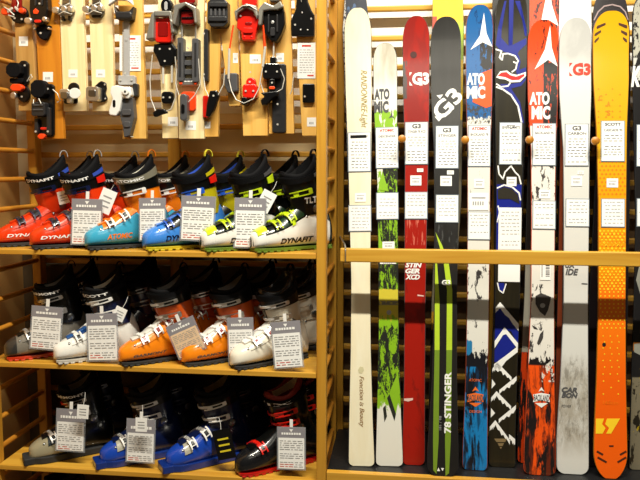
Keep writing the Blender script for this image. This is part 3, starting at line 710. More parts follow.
# --- second row, standing behind
def back_ski(label, top, bot, ctr, base, layers=None, edge=M_dgrey, Y=2.585, rt=.09, Yb=2.36, **kw):
    return Ski(label, top, bot, ctr, Y, Yb, group='skis in the rear row behind others', base=base, layers=layers, edge=edge, rt=rt, rocker=.006, **kw)
back_ski('dark navy speckled ski standing behind the cream ski', (355, -22), (361, 452), [(0, 344.5, 366.5), (30, 342.3, 369.5), (80, 344.5, 370), (300, 352, 369), (440, 350, 370)], s2l(24, 32, 50),
         lambda s: [dict(col=s2l(190, 190, 185), z0=0, z1=3, x1=-.034, th=.47, sc=(120, 90)), dict(col=s2l(60, 90, 130), z0=lz(s, 20), z1=3, th=.6, sc=(40, 20))])
b4 = back_ski('yellow and lime ski standing behind the charcoal ski', (446, -26), (441, 455), [(0, 432.5, 463), (30, 432, 464), (70, 434, 463.5), (200, 436, 461.5), (300, 431.5, 455), (440, 428, 455)], s2l(240, 200, 16),
              lambda s: [dict(col=s2l(170, 200, 40), z0=lz(s, 60), z1=lz(s, 22), x0=.0), dict(col=s2l(130, 122, 100), z0=lz(s, 330), z1=lz(s, 120)), dict(col=s2l(190, 60, 30), z0=lz(s, 36), z1=lz(s, 16), x1=-.03), dict(col=s2l(32, 30, 28), z0=-1, z1=lz(s, 325)), dict(col=s2l(200, 150, 40), z0=lz(s, 330), z1=lz(s, 312))])
back_ski('black ski edge standing behind the dark blue ski', (508, -30), (507, 452), [(30, 492.5, 530), (80, 492, 529), (140, 493, 525), (220, 494.5, 522.5), (300, 494, 519.5), (440, 489, 513)], s2l(26, 24, 22),
         lambda s: [dict(col=s2l(130, 128, 120), z0=lz(s, 300), z1=3, th=.66, sc=(90, 14))])
b7 = back_ski('orange and black ski with white star standing behind its shorter twin', (543, -30), (541, 455), [(0, 526.5, 558.5), (40, 526.5, 559), (80, 527, 559), (150, 528.5, 557.5), (300, 524, 554.5), (380, 520, 551), (440, 517.5, 548)], s2l(226, 70, 20),
              lambda s: [dict(col=s2l(60, 24, 20), z0=lz(s, 130), z1=3, th=.57, sc=(60, 30), seed=3), dict(col=s2l(30, 26, 24), z0=-1, z1=lz(s, 128)), dict(col=s2l(170, 165, 150), z0=lz(s, 350), z1=lz(s, 262), x1=-.035), dict(col=s2l(214, 66, 20), z0=-1, z1=lz(s, 350), th=.5, sc=(60, 8))])
b7.poly('star_logo', [[(549.2, -22), (551.5, 4), (558.5, 26), (548.5, 20), (541, 22), (545, 2)]], M_white)
back_ski('plain white ski standing behind the silver white ski', (575, -34), (573, 455), [(0, 559, 591.5), (40, 558.5, 592), (80, 558, 592), (150, 560, 589.5), (300, 557.5, 586), (440, 553.5, 582)], s2l(222, 222, 218),
         lambda s: [dict(col=s2l(60, 56, 50), z0=-1, z1=lz(s, 120)), dict(col=s2l(150, 70, 40), z0=-1, z1=lz(s, 120), x1=-.038)])
b9 = back_ski('black ski with pale outlined tip standing behind the yellow ski', (611, -12), (603, 455), [(5, 594, 627), (30, 592, 630), (80, 592.5, 630.5), (130, 596, 630), (180, 595.5, 630), (300, 589.5, 628), (440, 587, 626)], s2l(26, 20, 24), None, rt=.08)
b9.poly('pale_outline', line_polys([(594, 20), (598, 12), (604, 6.5), (612, 5), (620, 7), (625, 12), (628, 20)], 1.3), mat('mauve_print', s2l(150, 130, 130), .4))

# wooden pegs between the skis
def peg(bx_, by_, hx_, hy_, label):
    b = at(bx_, by_, YW + .03); fr = at(hx_, hy_, 2.415)
    mb = MB()
    mb.tube([b, fr, fr + Vector((0, -.004, 0))], [.0075, .0075, .006], 14)
    t = obj('wooden_peg', mb, M_pine_y, smooth=True); t.name = 'wooden_peg'
    mb2 = MB().tube([fr + Vector((0, -.002, 0)), fr + Vector((0, -.008, 0)), fr + Vector((0, -.018, 0)), fr + Vector((0, -.022, 0))], [.009, .014, .013, .007], 14)
    obj('peg_head', mb2, M_pine_y, t, smooth=True)
    tag(t, label, 'peg', 'wooden pegs between the skis')
peg(401.5, 148, 402, 139, 'wooden peg between the white lime ski and the red ski')
peg(463.5, 149, 465, 140, 'wooden peg at the left edge of the blue tipped ski')
peg(527.5, 149, 529, 140, 'wooden peg between the dark blue ski and the orange ski')
peg(593, 149, 594.5, 141, 'wooden peg between the silver white ski and the yellow ski')

# ------------------------------------------------------------------ boots
def cat_interp(xs, ys):
    xs = list(xs); ys = list(ys)
    def f(x):
        x = min(max(x, xs[0]), xs[-1])
        i = 0
        while i < len(xs) - 2 and x > xs[i + 1]: i += 1
        h = xs[i + 1] - xs[i]; t = (x - xs[i]) / h
        m0 = ((ys[i + 1] - ys[i]) / h if i == 0 else (ys[i + 1] - ys[i - 1]) / (xs[i + 1] - xs[i - 1])) * h
        m1 = ((ys[i + 1] - ys[i]) / h if i == len(xs) - 2 else (ys[i + 2] - ys[i]) / (xs[i + 2] - xs[i])) * h
        return (2 * t**3 - 3 * t**2 + 1) * ys[i] + (t**3 - 2 * t**2 + t) * m0 + (-2 * t**3 + 3 * t**2) * ys[i + 1] + (t**3 - t**2) * m1
    return f
XS = [-.140, -.134, -.115, -.08, -.045, -.01, .02, .055, .09, .12, .142, .152, .156]
fw = cat_interp(XS, [.012, .026, .035, .039, .041, .042, .044, .047, .0475, .044, .034, .022, .008])
fz = cat_interp(XS, [.070, .100, .145, .175, .178, .158, .131, .106, .089, .077, .064, .055, .048])
ZB = .014
def low(x, th, off=0):
    """lower shell surface: x along the foot, th in degrees (0 = outer side, 90 = top)"""
    a = R(th); c, s_ = math.cos(a), math.sin(a); w, zt_ = fw(x) + off, fz(x) + off
    zb2 = ZB - off * .3; h = (zt_ - zb2) / 2; zm = (zt_ + zb2) / 2; pw = .72
    z = zm + h * math.copysign(abs(s_) ** pw, s_); v = (z - zb2) / (zt_ - zb2)
    y = w * math.copysign(abs(c) ** pw, c) * (1 - .30 * v * v)
    return Vector((x, y, z))
def low_side(x, z, off=0):
    zt_ = fz(x); h = (zt_ - ZB) / 2; zm = (zt_ + ZB) / 2
    q = min(abs(z - zm) / h, .97); s_ = math.copysign(q ** (1 / .72), z - zm)
    v = low(x, math.degrees(math.asin(s_)), off); return v
def cuff(s, ang, off=0):
    """cuff surface: s 0..1 up the leg, ang degrees from the front towards the outer side"""
    a = R(ang); A = .062 + .006 * s + off; B = .0425 + .009 * s + off
    tilt = .05 + .32 * max(s, 0)
    x = -.052 + .035 * s + A * math.cos(a); y = B * math.sin(a)
    z = .130 + .135 * s - tilt * (A * math.cos(a)) * .9
    if s > .6: z -= .020 * min((s - .6) / .4, 1.2) * math.sin(a) ** 2
    return Vector((x, y, z))

def boot_mesh_parts(t, P):
    shell = mat('boot_' + P['shell'][0], P['shell'][1], P.get('rough', .25), coat=.5, var=.06, scale=12)
    mb = MB(); xs = []
    n = 34
    for i in range(n + 1): xs.append(-.14 + .296 * (.5 - .5 * math.cos(PI * i / n)))
    mb.loft([[low(x, 360 * k / 32) for k in range(32)] for x in xs])
    obj('shell', mb, shell, t, smooth=True)
    # sole
    mb = MB(); out = []
    duck = P.get('duck')
    ox = XS
    for x in np.linspace(-.14, .156 if duck else .150, 26): out.append((x, max(fw(x), .016) * (1.03 if duck else .9)))
    if duck: out = [(x, w) for x, w in out if x < .125] + [(.14, .036), (.172, .036), (.176, .032)]
    pts = [Vector((x, -w, 0)) for x, w in out] + [Vector((x, w, 0)) for x, w in reversed(out)]
    h = .017 if not duck else .024
    sm = P.get('solem', M_rub)
    if duck:
        mb.prism([p + Vector((0, 0, .001)) for p in pts], (0, 0, h)); obj('sole', mb, sm, t, bevel=.003)
    else:
        mb.prism([p + Vector((0, 0, .004)) for p in pts], (0, 0, .010))
        for x in (-.125, -.105, -.085, -.065, .0, .025, .05, .075, .1, .12, .138):
            w = fw(x) * .95; mb.box((x, 0, .003), (.014, 2 * w, .006))
        obj('sole', mb, sm, t, bevel=.0015)
    if 'toe' in P:
        mb = MB().slab(low, .118, .1555, -70, 250, 6, 26, .0022, .002); obj('toe_cap', mb, P['toe'], t, smooth=True)
    if 'heel' in P:
        obj('heel_shell', MB().slab(low, -.1385, .012, -60, 240, 16, 26, .0022, .002), P['heel'], t, smooth=True)
    if 'over' in P:
        mb = MB().slab(low, P.get('ov', (-.01, .105))[0], P.get('ov', (-.01, .105))[1], P.get('oa', 12), 168, 16, 18, .0032, .003); obj('instep_cover', mb, P['over'], t, smooth=True)
    if 'over' not in P or P.get('oa', 12) > 30:
        obj('shell_flap', MB().slab(low, -.035, .100, 14, 78 if 'over' not in P else 47, 18, 8, .0024, .002), shell, t, smooth=True)
    for x_, th_ in ((-.03, 8), (.108, 30)):
        p_ = low(x_, th_, .001); n_ = (low(x_, th_, .004) - p_).normalized()
        obj('rivet', MB().tube([p_, p_ + n_ * .0025, p_ + n_ * .0035], [.004, .004, .002], 10), M_steel, t, smooth=True)
    # instep tongue ridge
    mb = MB().slab(low, .005, .112, 66, 114, 12, 6, .0065, .006); obj('tongue', mb, P.get('tongue', M_blk), t, smooth=True)
    # cuff
    mb = MB().slab(cuff, -.08, .66, 12, 348, 8, 40, .001, .0045)
    if P.get('cuffm'): obj('cuff', mb, P['cuffm'], t, smooth=True)
    up = P.get('upper', M_blk)
    mb = MB().slab(cuff, .52, 1.0, 2, 358, 6, 44, .0035, .0055); obj('upper_cuff', mb, up, t, smooth=True)
    # liner: open tube with thick rim
    lt = P.get('linerm', M_blkcloth); rings = []
    top = P.get('ltop', 1.10)
    prof = [(.3, -.004), (.9, -.003), (top - .05, -.002), (top, -.004), (top + .02, -.008), (top, -.013), (top - .1, -.015), (.7, -.017), (.2, -.018)]
    for s_, o_ in prof:
        rr = []
        for k in range(36):
            ang = 360 * k / 36; p = cuff(s_, ang, o_)
            if s_ > 1.0: p.z += P.get('rear', .018) * max(-math.cos(R(ang)), 0) * min((s_ - .95) / .15, 1)
            rr.append(p)
        rings.append(rr)
    ln = obj('liner', MB().loft(rings, cap0=False, cap1=True), lt, t, smooth=True)
    if 'inm' in P:
        mb = MB().slab(cuff, .62, top - .02, 105, 300, 6, 20, -.0135, .0025); obj('liner_pad', mb, P['inm'], ln, smooth=True)
    # liner tongue
    mb = MB().slab(cuff, .55, top + .03, -24, 24, 5, 8, -.006, .006); obj('liner_tongue', mb, P.get('ltong', lt), t, smooth=True)
    # rear pull loop
    c = cuff(top, 180, -.006) + Vector((0, 0, P.get('rear', .018)))
    lp = []
    for k in range(11):
        a = PI * k / 10; lp.append(c + Vector((.012 * math.cos(a) * 1.1, 0, .022 * math.sin(a) - .006)))
    mb = MB()
    for i in range(10):
        d = lp[i + 1] - lp[i]; mb.box((lp[i] + lp[i + 1]) / 2, (d.length * 1.15, .014, .0022), Matrix.Rotation(-math.atan2(d.z, d.x), 3, 'Y'))
    obj('pull_loop', mb, P.get('loopm', M_blkcloth), t)
    if 'acc' in P:
        obj('rear_tab', MB().slab(cuff, .62, .80, 118, 150, 2, 6, .0105, .003), P['acc'][0], t, smooth=True)
        obj('rear_label', MB().slab(cuff, .86, .96, 112, 150, 2, 6, .0095, .002), P['acc'][1], t, smooth=True)
    # power strap
    mb = MB().slab(cuff, .80, .99, -150, 150, 2, 40, .0075, .0025); sp_ = obj('power_strap', mb, P.get('strap', M_blkcloth), t, smooth=True)
    def ctext(txt, s0, s1, a0, a1, m, nm='lettering', off=.0085, par=None, **kw):
        vs, fs = text2d(txt, kw.get('shear', 0), .04); obj(nm, MB().add([cuff(s0 + (s1 - s0) * y, a0 + (a1 - a0) * x, off) for x, y in vs], fs), m, par or t, flip=None)
    if P.get('stext'): ctext(P['stext'], .84, .945, P.get('sa', (18, 100))[0], P.get('sa', (18, 100))[1], P.get('stm', M_white), 'strap_lettering', par=sp_)
    if P.get('text'):
        vs, fs = text2d(P['text'], P.get('tsh', .2), .03); q = P.get('tb', (.118, -.03, .030, .043))
        obj('shell_lettering', MB().add([low_side(q[0] + (q[1] - q[0]) * x, q[2] + (q[3] - q[2]) * y + P.get('tr', .004) * x, P.get('to', .0012)) for x, y in vs], fs), P.get('tm', M_white), t, flip=None)
    # ankle pivot
    pv = cuff(.06, 100, .001); mb = MB().tube([pv, pv + Vector((0, .004, 0)), pv + Vector((0, .006, 0))], [.013, .012, .007], 18); obj('pivot', mb, P.get('pivm', M_steel), t, smooth=True)
    # buckles over the instep
    bm_ = P.get('buck', M_metal); lv = P.get('lever', bm_)
    nb = P.get('nb', 2)
    for i, (x, sk) in enumerate(((.088, .012), (.045, .018), (.010, .02))[:nb]):
        f = lambda u, v, o, x=x, sk=sk: low(x + u + sk * (v - 90) / 60, v, o)
        mb = MB().slab(f, -.005, .005, 48, 140, 1, 14, .0105, .003)
        for q in range(5): mb.slab(f, -.005, .005, 56 + q * 9, 60 + q * 9, 1, 1, .0125, .003)
        bk = obj('buckle', mb, bm_, t)
        mb = MB().slab(f, -.0085, .0085, 22, 50, 2, 5, .0125, .005); mb.slab(f, -.011, -.007, 12, 62, 1, 8, .015, .003); mb.slab(f, .007, .011, 12, 62, 1, 8, .015, .003)
        lvo = obj('lever', mb, lv, bk)
        obj('lever_inset', MB().slab(f, -.005, .005, 26, 46, 1, 3, .0138, .002), P.get('inset', M_blk), bk)
    # cuff buckles
    for i, s_ in enumerate(P.get('cb', (.22, .60))):
        f = lambda u, v, o, s_=s_: cuff(s_ + u + (v - 0) * .0006, v, o)
        mb = MB().slab(f, -.035, .035, -62, 46, 1, 18, .0085, .003); bk = obj('cuff_buckle', mb, P.get('cbm', bm_), t)
        mb = MB().slab(f, -.055, .055, 44, 58, 1, 3, .012, .005); mb.slab(f, -.075, -.045, 34, 92, 1, 8, .014, .003); mb.slab(f, .045, .075, 34, 92, 1, 8, .014, .003); mb.slab(f, -.06, .06, 84, 94, 1, 2, .0145, .004)
        obj('lever', mb, lv, bk)

FWD = 35
SHZ = [sh_z[0], sh_z[1], sh_z[2], sh_z[2] - .345]
def boot(label, shelf, toe_px, toeY, P, yaw=FWD, group=None, sc=1.0):
    """toe_px is the column of the toe tip; the toe points left and towards the aisle"""
    p = at(toe_px, [247, 360, 462, 600][shelf], toeY)
    f = Vector((-math.cos(R(yaw)), -math.sin(R(yaw)), 0))
    tl = .158 if not P.get('duck') else .176
    o = Vector((p.x, toeY, SHZ[shelf])) - f * tl * sc
    t = thing('ski_boot', label, 'ski boot', o, math.atan2(f.y, f.x), group)
    t.scale = (sc, sc, sc)
    boot_mesh_parts(t, P)
    return t

def bm(name, rgb, **k): return mat('boot_' + name, s2l(*rgb), k.pop('rough', .28), coat=.45, var=.06, scale=12, **k)
B_red = bm('red_shell', (222, 56, 12)); B_orange = bm('orange_shell', (240, 124, 16)); B_white = bm('white_shell', (232, 230, 222)); B_blue = bm('sky_shell', (50, 120, 210))
B_cyan = bm('cyan_shell', (60, 160, 196)); B_lime = bm('lime', (190, 214, 30)); B_yel = bm('olive_yellow', (186, 172, 20)); B_navy = bm('navy', (14, 24, 60)); B_black = bm('black_shell', (10, 11, 10))
B_dgreen = bm('dark_green', (16, 46, 26)); B_royal = bm('royal_blue', (20, 60, 160)); B_grey = bm('grey_shell', (112, 108, 100)); B_cream = bm('cream_pad', (150, 142, 110)); B_dkorange = bm('burnt_orange', (196, 80, 20))
B_greyliner = mat('grey_liner', s2l(120, 120, 116), .8); B_redliner = mat('red_liner', s2l(130, 30, 16), .7); B_yloop = mat('yellow_loop', s2l(214, 204, 50), .6); B_wpad = mat('white_pad', s2l(214, 210, 196), .6)
B_blupad = mat('blue_pad', s2l(40, 80, 190), .6); B_silver = bm('silver_band', (170, 166, 150)); B_cream2 = bm('cream_shell', (190, 180, 150))
P_red = dict(acc=(M_red, mat('blue_cloth', s2l(40, 70, 170), .6)), shell=('red_lower', s2l(222, 56, 12)), cuffm=B_red, upper=B_black, stext='DYNAFIT', text='DYNAFIT', tb=(.125, .0, .034, .045), lever=B_navy, buck=M_steel, inm=M_lgrey, tongue=B_red, nb=2, cb=(.5,), loopm=M_lgrey, cbm=B_navy)
P_orb = dict(shell=('cyan_lower', s2l(60, 160, 196)), cuffm=B_orange, upper=B_black, over=B_orange, oa=22, ov=(-.03, .10), stext='ATOMIC', text='ATOMIC', tm=B_orange, tb=(.09, .005, .034, .052), buck=B_orange, lever=M_wplast, inm=B_wpad, tongue=B_orange, loopm=B_orange, cb=(.45,), strap=bm('grey_strap', (120, 116, 100)), linerm=M_blkcloth, cbm=M_blk)
P_blu = dict(acc=(M_red, B_yel), shell=('blue_lower', s2l(60, 130, 216)), cuffm=B_yel, upper=B_black, over=B_black, ov=(-.03, .075), toe=None, text='DYNAFIT', tm=B_navy, tb=(.09, -.02, .03, .05), buck=M_steel, lever=bm('blue_lever', (40, 90, 200)), inm=B_blupad, tongue=B_blue, loopm=B_yloop, cb=(.45,), solem=bm('yellow_sole', (190, 170, 30)))
P_blu.pop('toe')
P_wg = dict(acc=(B_lime, M_grey), shell=('black_lower', s2l(16, 22, 18)), cuffm=B_black, upper=M_blk, over=B_dgreen, ov=(-.02, .06), toe=B_white, stext=None, text='DYNAFIT', tm=M_white, tb=(.10, -.03, .026, .044), buck=B_lime, lever=B_lime, tongue=B_black, cb=(.45,), solem=bm('lime_sole', (96, 120, 34)), cbm=M_blk)

G1 = 'pairs of boots on the top shelf'
boot('red boot with black top, farthest left on the top shelf', 0, -4, 2.265, P_red, group=G1)
boot('glossy red boot with black top and grey tag, second from the left', 0, 29, 2.215, P_red, group=G1)
boot('red boot behind, its black cuff between the two front red boots', 0, 27, 2.402, P_red, group=G1)
boot('red boot behind the orange and cyan boot, with a white tag', 0, 72, 2.375, P_red, group=G1)
boot('orange boot with cyan toe and white lever, on the top shelf front', 0, 84, 2.215, P_orb, group=G1)
boot('orange and black boot behind the orange and cyan boot', 0, 124, 2.39, P_orb, group=G1)
boot('yellow cuffed boot with sky blue toe at the top shelf front', 0, 142, 2.215, P_blu, group=G1)
boot('yellow cuffed boot behind the sky blue toed one, red catch showing', 0, 180, 2.39, P_blu, group=G1)
def wgboot(label, px, Y, front=True):
    t = boot(label, 0, px, Y, P_wg, group=G1)
    # white heel panel and lime toe pattern
    mb = MB().slab(low, -.12, .12, -62, 8, 20, 8, .0028, .003); mb.v = [(x, y, z) for x, y, z in mb.v]
    pan = obj('white_side_panel', mb, B_white, t, smooth=True)
    vs, fs = text2d('DYNAFIT', .2, .04)
    obj('side_lettering', MB().add([low_side(.07 - .125 * x, .026 + .018 * y + .004 * x, .0042) for x, y in vs], fs), M_blk, pan, flip=None)
    mb = MB().slab(low, .112, .142, 22, 158, 5, 20, .0052, .003); obj('lime_toe_band', mb, B_lime, t, smooth=True)
    mb = MB().slab(low, .012, .024, 5, 60, 2, 8, .0055, .002); obj('lime_tab', mb, B_lime, t, smooth=True)
    vs, fs = text2d('TLT6', .2, .04)
    obj('cuff_lettering', MB().add([cuff(.2 + .16 * y, 70 + 50 * x, .0025) for x, y in vs], fs), M_white, t, flip=None)
    return t
P_wg['text'] = None
wgboot('black boot with white toe and lime buckle behind a grey tag', 200, 2.215)
wgboot('black boot with white toe and lime buckle against the divider', 250, 2.215)
wgboot('black boot standing behind between the two white toed boots', 236, 2.39)

G2 = 'pairs of boots on the middle shelf'
P_gar = dict(shell=('grey_lower', s2l(120, 114, 104)), cuffm=B_black, upper=B_black, stext='GARMONT', sa=(-5, 95), inm=B_greyliner, solem=bm('red_sole', (190, 50, 20)), buck=M_metal, toe=bm('dark_toe', (50, 48, 46)), nb=2, tongue=B_black)
P_sco = dict(shell=('white_lower', s2l(236, 234, 228)), cuffm=B_navy, upper=B_black, inm=B_wpad, over=bm('blue_over', (30, 70, 130)), ov=(.02, .09), oa=50, buck=M_wplast, lever=M_wplast, stext='SCOTT', sa=(10, 90), nb=3, toe=None, tongue=bm('blue_tongue', (40, 90, 160)), text='TOUR', tm=M_ink, tb=(.03, -.0, .05, .075), solem=bm('grey_sole', (190, 186, 176)))
P_sco.pop('toe')
P_or2 = dict(inset=M_dred, shell=('orange_lower', s2l(240, 134, 20)), cuffm=B_dkorange, upper=B_black, inm=B_greyliner, over=B_white, ov=(.03, .085), oa=48, buck=M_wplast, lever=M_metal, text='GARMONT', tm=M_ink, tb=(.115, .0, .03, .039), tongue=B_white, nb=3)
P_wh = dict(inset=M_dred, shell=('ivory_lower', s2l(226, 220, 204)), cuffm=bm('ivory_cuff', (214, 206, 188)), upper=M_blk, inm=M_dgrey, buck=M_wplast, lever=M_metal, tongue=B_white, nb=2, over=bm('ivory_over', (236, 230, 214)), ov=(.02, .09), oa=50, linerm=mat('shiny_black_liner', (.015, .015, .018), .25, coat=.5))
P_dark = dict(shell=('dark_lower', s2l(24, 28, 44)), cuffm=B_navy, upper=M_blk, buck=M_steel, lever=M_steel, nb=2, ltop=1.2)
boot('grey boot with black cuff lettered in white, left on the middle shelf', 1, 4, 2.23, P_gar, group=G2)
boot('dark boot in shade behind the grey boot, middle shelf', 1, 32, 2.40, P_gar, group=G2)
boot('white boot with blue instep and black cuff on the middle shelf', 1, 53, 2.215, P_sco, group=G2)
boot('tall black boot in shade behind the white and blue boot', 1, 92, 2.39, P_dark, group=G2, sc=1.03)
boot('orange boot with white buckles, left of the two on the middle shelf', 1, 118, 2.215, P_or2, group=G2)
boot('orange boot in shade behind the left orange one', 1, 156, 2.385, P_or2, group=G2)
boot('orange boot with white buckles, right of the two, touching the ivory boot', 1, 181, 2.235, P_or2, group=G2)
boot('ivory boot with black shiny liner and grey tag by the divider', 1, 230, 2.215, P_wh, group=G2, yaw=40)
boot('orange boot in shade, black loop rising behind the right orange one', 1, 214, 2.395, P_or2, group=G2)
boot('ivory boot behind, pushed into the corner by the divider', 1, 254, 2.385, P_wh, group=G2)

G3_ = 'boots on the bottom shelf'
P_b1 = dict(shell=('cream_lower', s2l(150, 142, 116)), cuffm=B_black, upper=B_black, stext='GARMONT', sa=(0, 95), inm=B_greyliner, duck=True, heel=B_black, buck=M_metal, over=bm('dark_bellow', (30, 40, 46)), ov=(.06, .095), oa=10, cbm=M_red)
P_b2 = dict(shell=('royal_lower', s2l(24, 66, 170)), cuffm=B_navy, upper=B_black, inm=B_cream, duck=True, heel=B_navy, solem=bm('blue_sole', (18, 46, 120)), over=B_silver, ov=(.078, .104), oa=5, buck=M_metal, lever=M_wplast, nb=2, tongue=B_navy, cbm=M_wplast)
P_b4 = dict(shell=('gloss_black_lower', s2l(22, 22, 24)), cuffm=B_black, upper=B_black, inm=B_wpad, linerm=B_redliner, buck=M_red, lever=M_red, solem=bm('red_sole2', (180, 20, 14)), stext='SCARPA', sa=(5, 90), cbm=M_red, nb=1, cb=(.2, .5), tongue=B_black)
P_b4['stext'] = 'TX'
boot('cream and black duckbill boot, left on the bottom shelf', 2, 23, 2.225, P_b1, group=G3_)
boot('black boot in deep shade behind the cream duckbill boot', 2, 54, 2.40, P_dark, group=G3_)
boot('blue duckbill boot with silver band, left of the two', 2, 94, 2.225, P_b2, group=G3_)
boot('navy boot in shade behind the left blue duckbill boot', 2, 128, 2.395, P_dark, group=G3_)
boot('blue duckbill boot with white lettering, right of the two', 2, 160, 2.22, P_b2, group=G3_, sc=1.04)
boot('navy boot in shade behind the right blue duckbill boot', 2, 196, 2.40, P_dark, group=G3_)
boot('gloss black boot with red buckle and red liner by the divider', 2, 235, 2.22, P_b4, group=G3_, sc=1.04)
boot('black and red boot in shade behind, in the divider corner', 2, 258, 2.395, P_b4, group=G3_)
boot('dark boot on the lowest shelf, only its rim in view', 3, 20, 2.25, P_dark, group='boots on the lowest shelf', sc=.95)

# ------------------------------------------------------------------ hanging boot tags
def card(label, x0, y0, x1, y1, Y, rot=0, hd=.25, title=True, pink=False, seed=0, head2=None, strip=True, tiltx=-6):
    a, b = at(x0, y1, Y), at(x1, y0, Y); w, h = b.x - a.x, b.z - a.z; c = (a + b) / 2
    t = thing('price_tag', label, 'price tag', (c.x, Y, b.z), 0, 'plastic sleeved tags hanging on boots')
    t.rotation_euler = (R(tiltx), R(rot), 0)
    t.location = (c.x, Y + .004, b.z)
    obj('sleeve', MB().box((0, 0, -h / 2), (w, .0012, h)), M_sleeve, t)
    bdr = w * .05
    crd = obj('card', MB().box((0, -.0012, -h / 2 - h * hd / 2 + bdr * .4), (w - 2 * bdr, .0006, h * (1 - hd) - bdr)), M_paper if not pink else mat('kraft_paper', s2l(226, 196, 160), .7), t)
    hdr = obj('header', MB().box((0, -.0011, -h * hd / 2 - .001), (w - 2 * bdr * .4, .0006, h * hd)), M_hdr, t)
    rn = random.Random(seed + int(x0)); mb = MB(); mr_ = MB(); yy = -h * hd - h * .05; rows = 13
    st = (h * (1 - hd) * .86) / rows
    def q(m, x, z, l, hh): m.add([(x, -.0024, z), (x + l, -.0024, z), (x + l, -.0024, z + hh), (x, -.0024, z + hh)], [(0, 1, 2, 3)])
    for r_ in range(rows):
        if r_ in (5, 9): continue
        x = -w * .4; z = yy - st * (r_ + .6)
        while x < w * .38:
            l = min(w * rn.uniform(.05, .2), w * .4 - x); tgt = mr_ if (r_ >= 11 and x < -w * .05) else mb
            q(tgt, x, z, l, st * .28); x += l + w * rn.uniform(.02, .07)
    obj('small_print', mb, M_inkg, crd, flip=None); obj('red_print', mr_, M_inkr, crd, flip=None)
    mb = MB(); zz = -h * hd * .72
    if head2:
        vs, fs = text2d(head2, 0, .03); mb.add([(-w * .3 + w * .6 * x, -.0022, -h * hd * .92 + h * hd * .3 * y) for x, y in vs], fs)
    else:
        x = -w * .34
        while x < w * .3: l = w * rn.uniform(.05, .09); q(mb, x, zz, l, h * hd * .2); mb.v[-4:] = [(a_[0], -.0022, a_[2]) for a_ in mb.v[-4:]]; x += l + w * .02
    mb.add([(-w * .07, -.0022, -h * hd * .2), (w * .07, -.0022, -h * hd * .2), (0, -.0022, -h * hd * .48)], [(0, 1, 2)])
    obj('header_print', mb, M_white, hdr, flip=None)
    if strip:
        obj('hanging_strip', MB().box((0, .0005, .008), (w * .11, .0012, .034)), M_wplast, t, bevel=.0004)
    return t
TY = 2.225
card('grey headed tag on the second red boot', 73, 199, 102.5, 245, 2.25, 1)
card('grey headed tag hanging before the orange and cyan boot', 139.5, 198, 165.5, 241, 2.25, -1)
card('grey headed tag on the yellow cuffed boot with sky blue toe', 182, 196, 216, 241, 2.25, 2)
card('grey headed tag on the left white toed black boot', 235, 198, 266.5, 248, 2.25, 1)
card('grey headed tag on the grey boot, left end of the middle shelf', 33, 307, 63, 349, TY + .015, 3, seed=2)
card('grey headed tag on the white and blue boot', 87, 314, 117, 360, TY + .01, -3, seed=3)
card('tilted tag with kraft paper on the left orange boot', 164, 322, 194, 356, TY + .02, -25, hd=.28, pink=True, seed=4)
card('dim tag half hidden behind the ivory boot on an orange boot', 227, 318, 253, 364, 2.262, -3, seed=5, strip=True)
card('grey headed tag on the ivory boot by the divider', 270, 322, 300, 367, TY - .01, -6, seed=6)
card('grey headed tag on the cream duckbill boot', 57.5, 410, 85.5, 450, TY + .015, 1, hd=.3, seed=7)
card('grey headed tag on the left blue duckbill boot', 127.5, 420, 155.5, 461, TY + .015, 1, hd=.32, seed=8)
card('grey headed tag on the gloss black boot by the divider', 277, 428, 305.5, 468, TY + .01, -1, seed=9)

def small_tag(label, x0, y0, x1, y1, Y, rot=0, m=None, name='paper_tag', y_=False):
    a, b = at(x0, y1, Y), at(x1, y0, Y); w, h = b.x - a.x, b.z - a.z; c = (a + b) / 2
    t = obj(name, MB().box((0, 0, -h / 2), (w, .0015, h)), m or M_paper); t.location = (c.x, Y, b.z); t.rotation_euler = (R(-5), R(rot), 0)
    tag(t, label, 'tag')
    mb = MB()
    for k in range(3): z = -h * (.35 + .2 * k); mb.add([(-w * .3, -.0014, z), (w * .3, -.0014, z), (w * .3, -.0014, z + h * .06), (-w * .3, -.0014, z + h * .06)], [(0, 1, 2, 3)])
    obj('print', mb, M_inkg if not y_ else mat('yellow_ink', s2l(220, 200, 40), .5), t, flip=None)
    mb = MB().tube([(0, 0, -.003), (.002, .006, .02), (-.001, .012, .04)], .0008, 6); obj('string', mb, M_wplast, t)
    return t
small_tag('small white paper tag between the two front red boots', 57, 191, 68, 204, 2.31, -14)
small_tag('small white paper tag above the orange and cyan boot', 104, 190, 118, 214, 2.275, 22)
small_tag('small white paper tag between the two white toed black boots', 264, 192, 278, 213, 2.262, 28)
small_tag('small white paper tag by the white and blue boot cuff', 117, 308, 128, 321, 2.25, 24)
small_tag('small blank paper tag at the corner of the cream duckbill boot tag', 78, 405, 89, 418, 2.205, 3)
small_tag('small white price tag over the left blue duckbill boot tag', 136, 418, 147, 431, 2.20, 0)
small_tag('black and yellow folded leaflet hanging on the right blue duckbill boot', 212, 430, 230, 458, 2.235, -14, M_blk, 'leaflet', True)

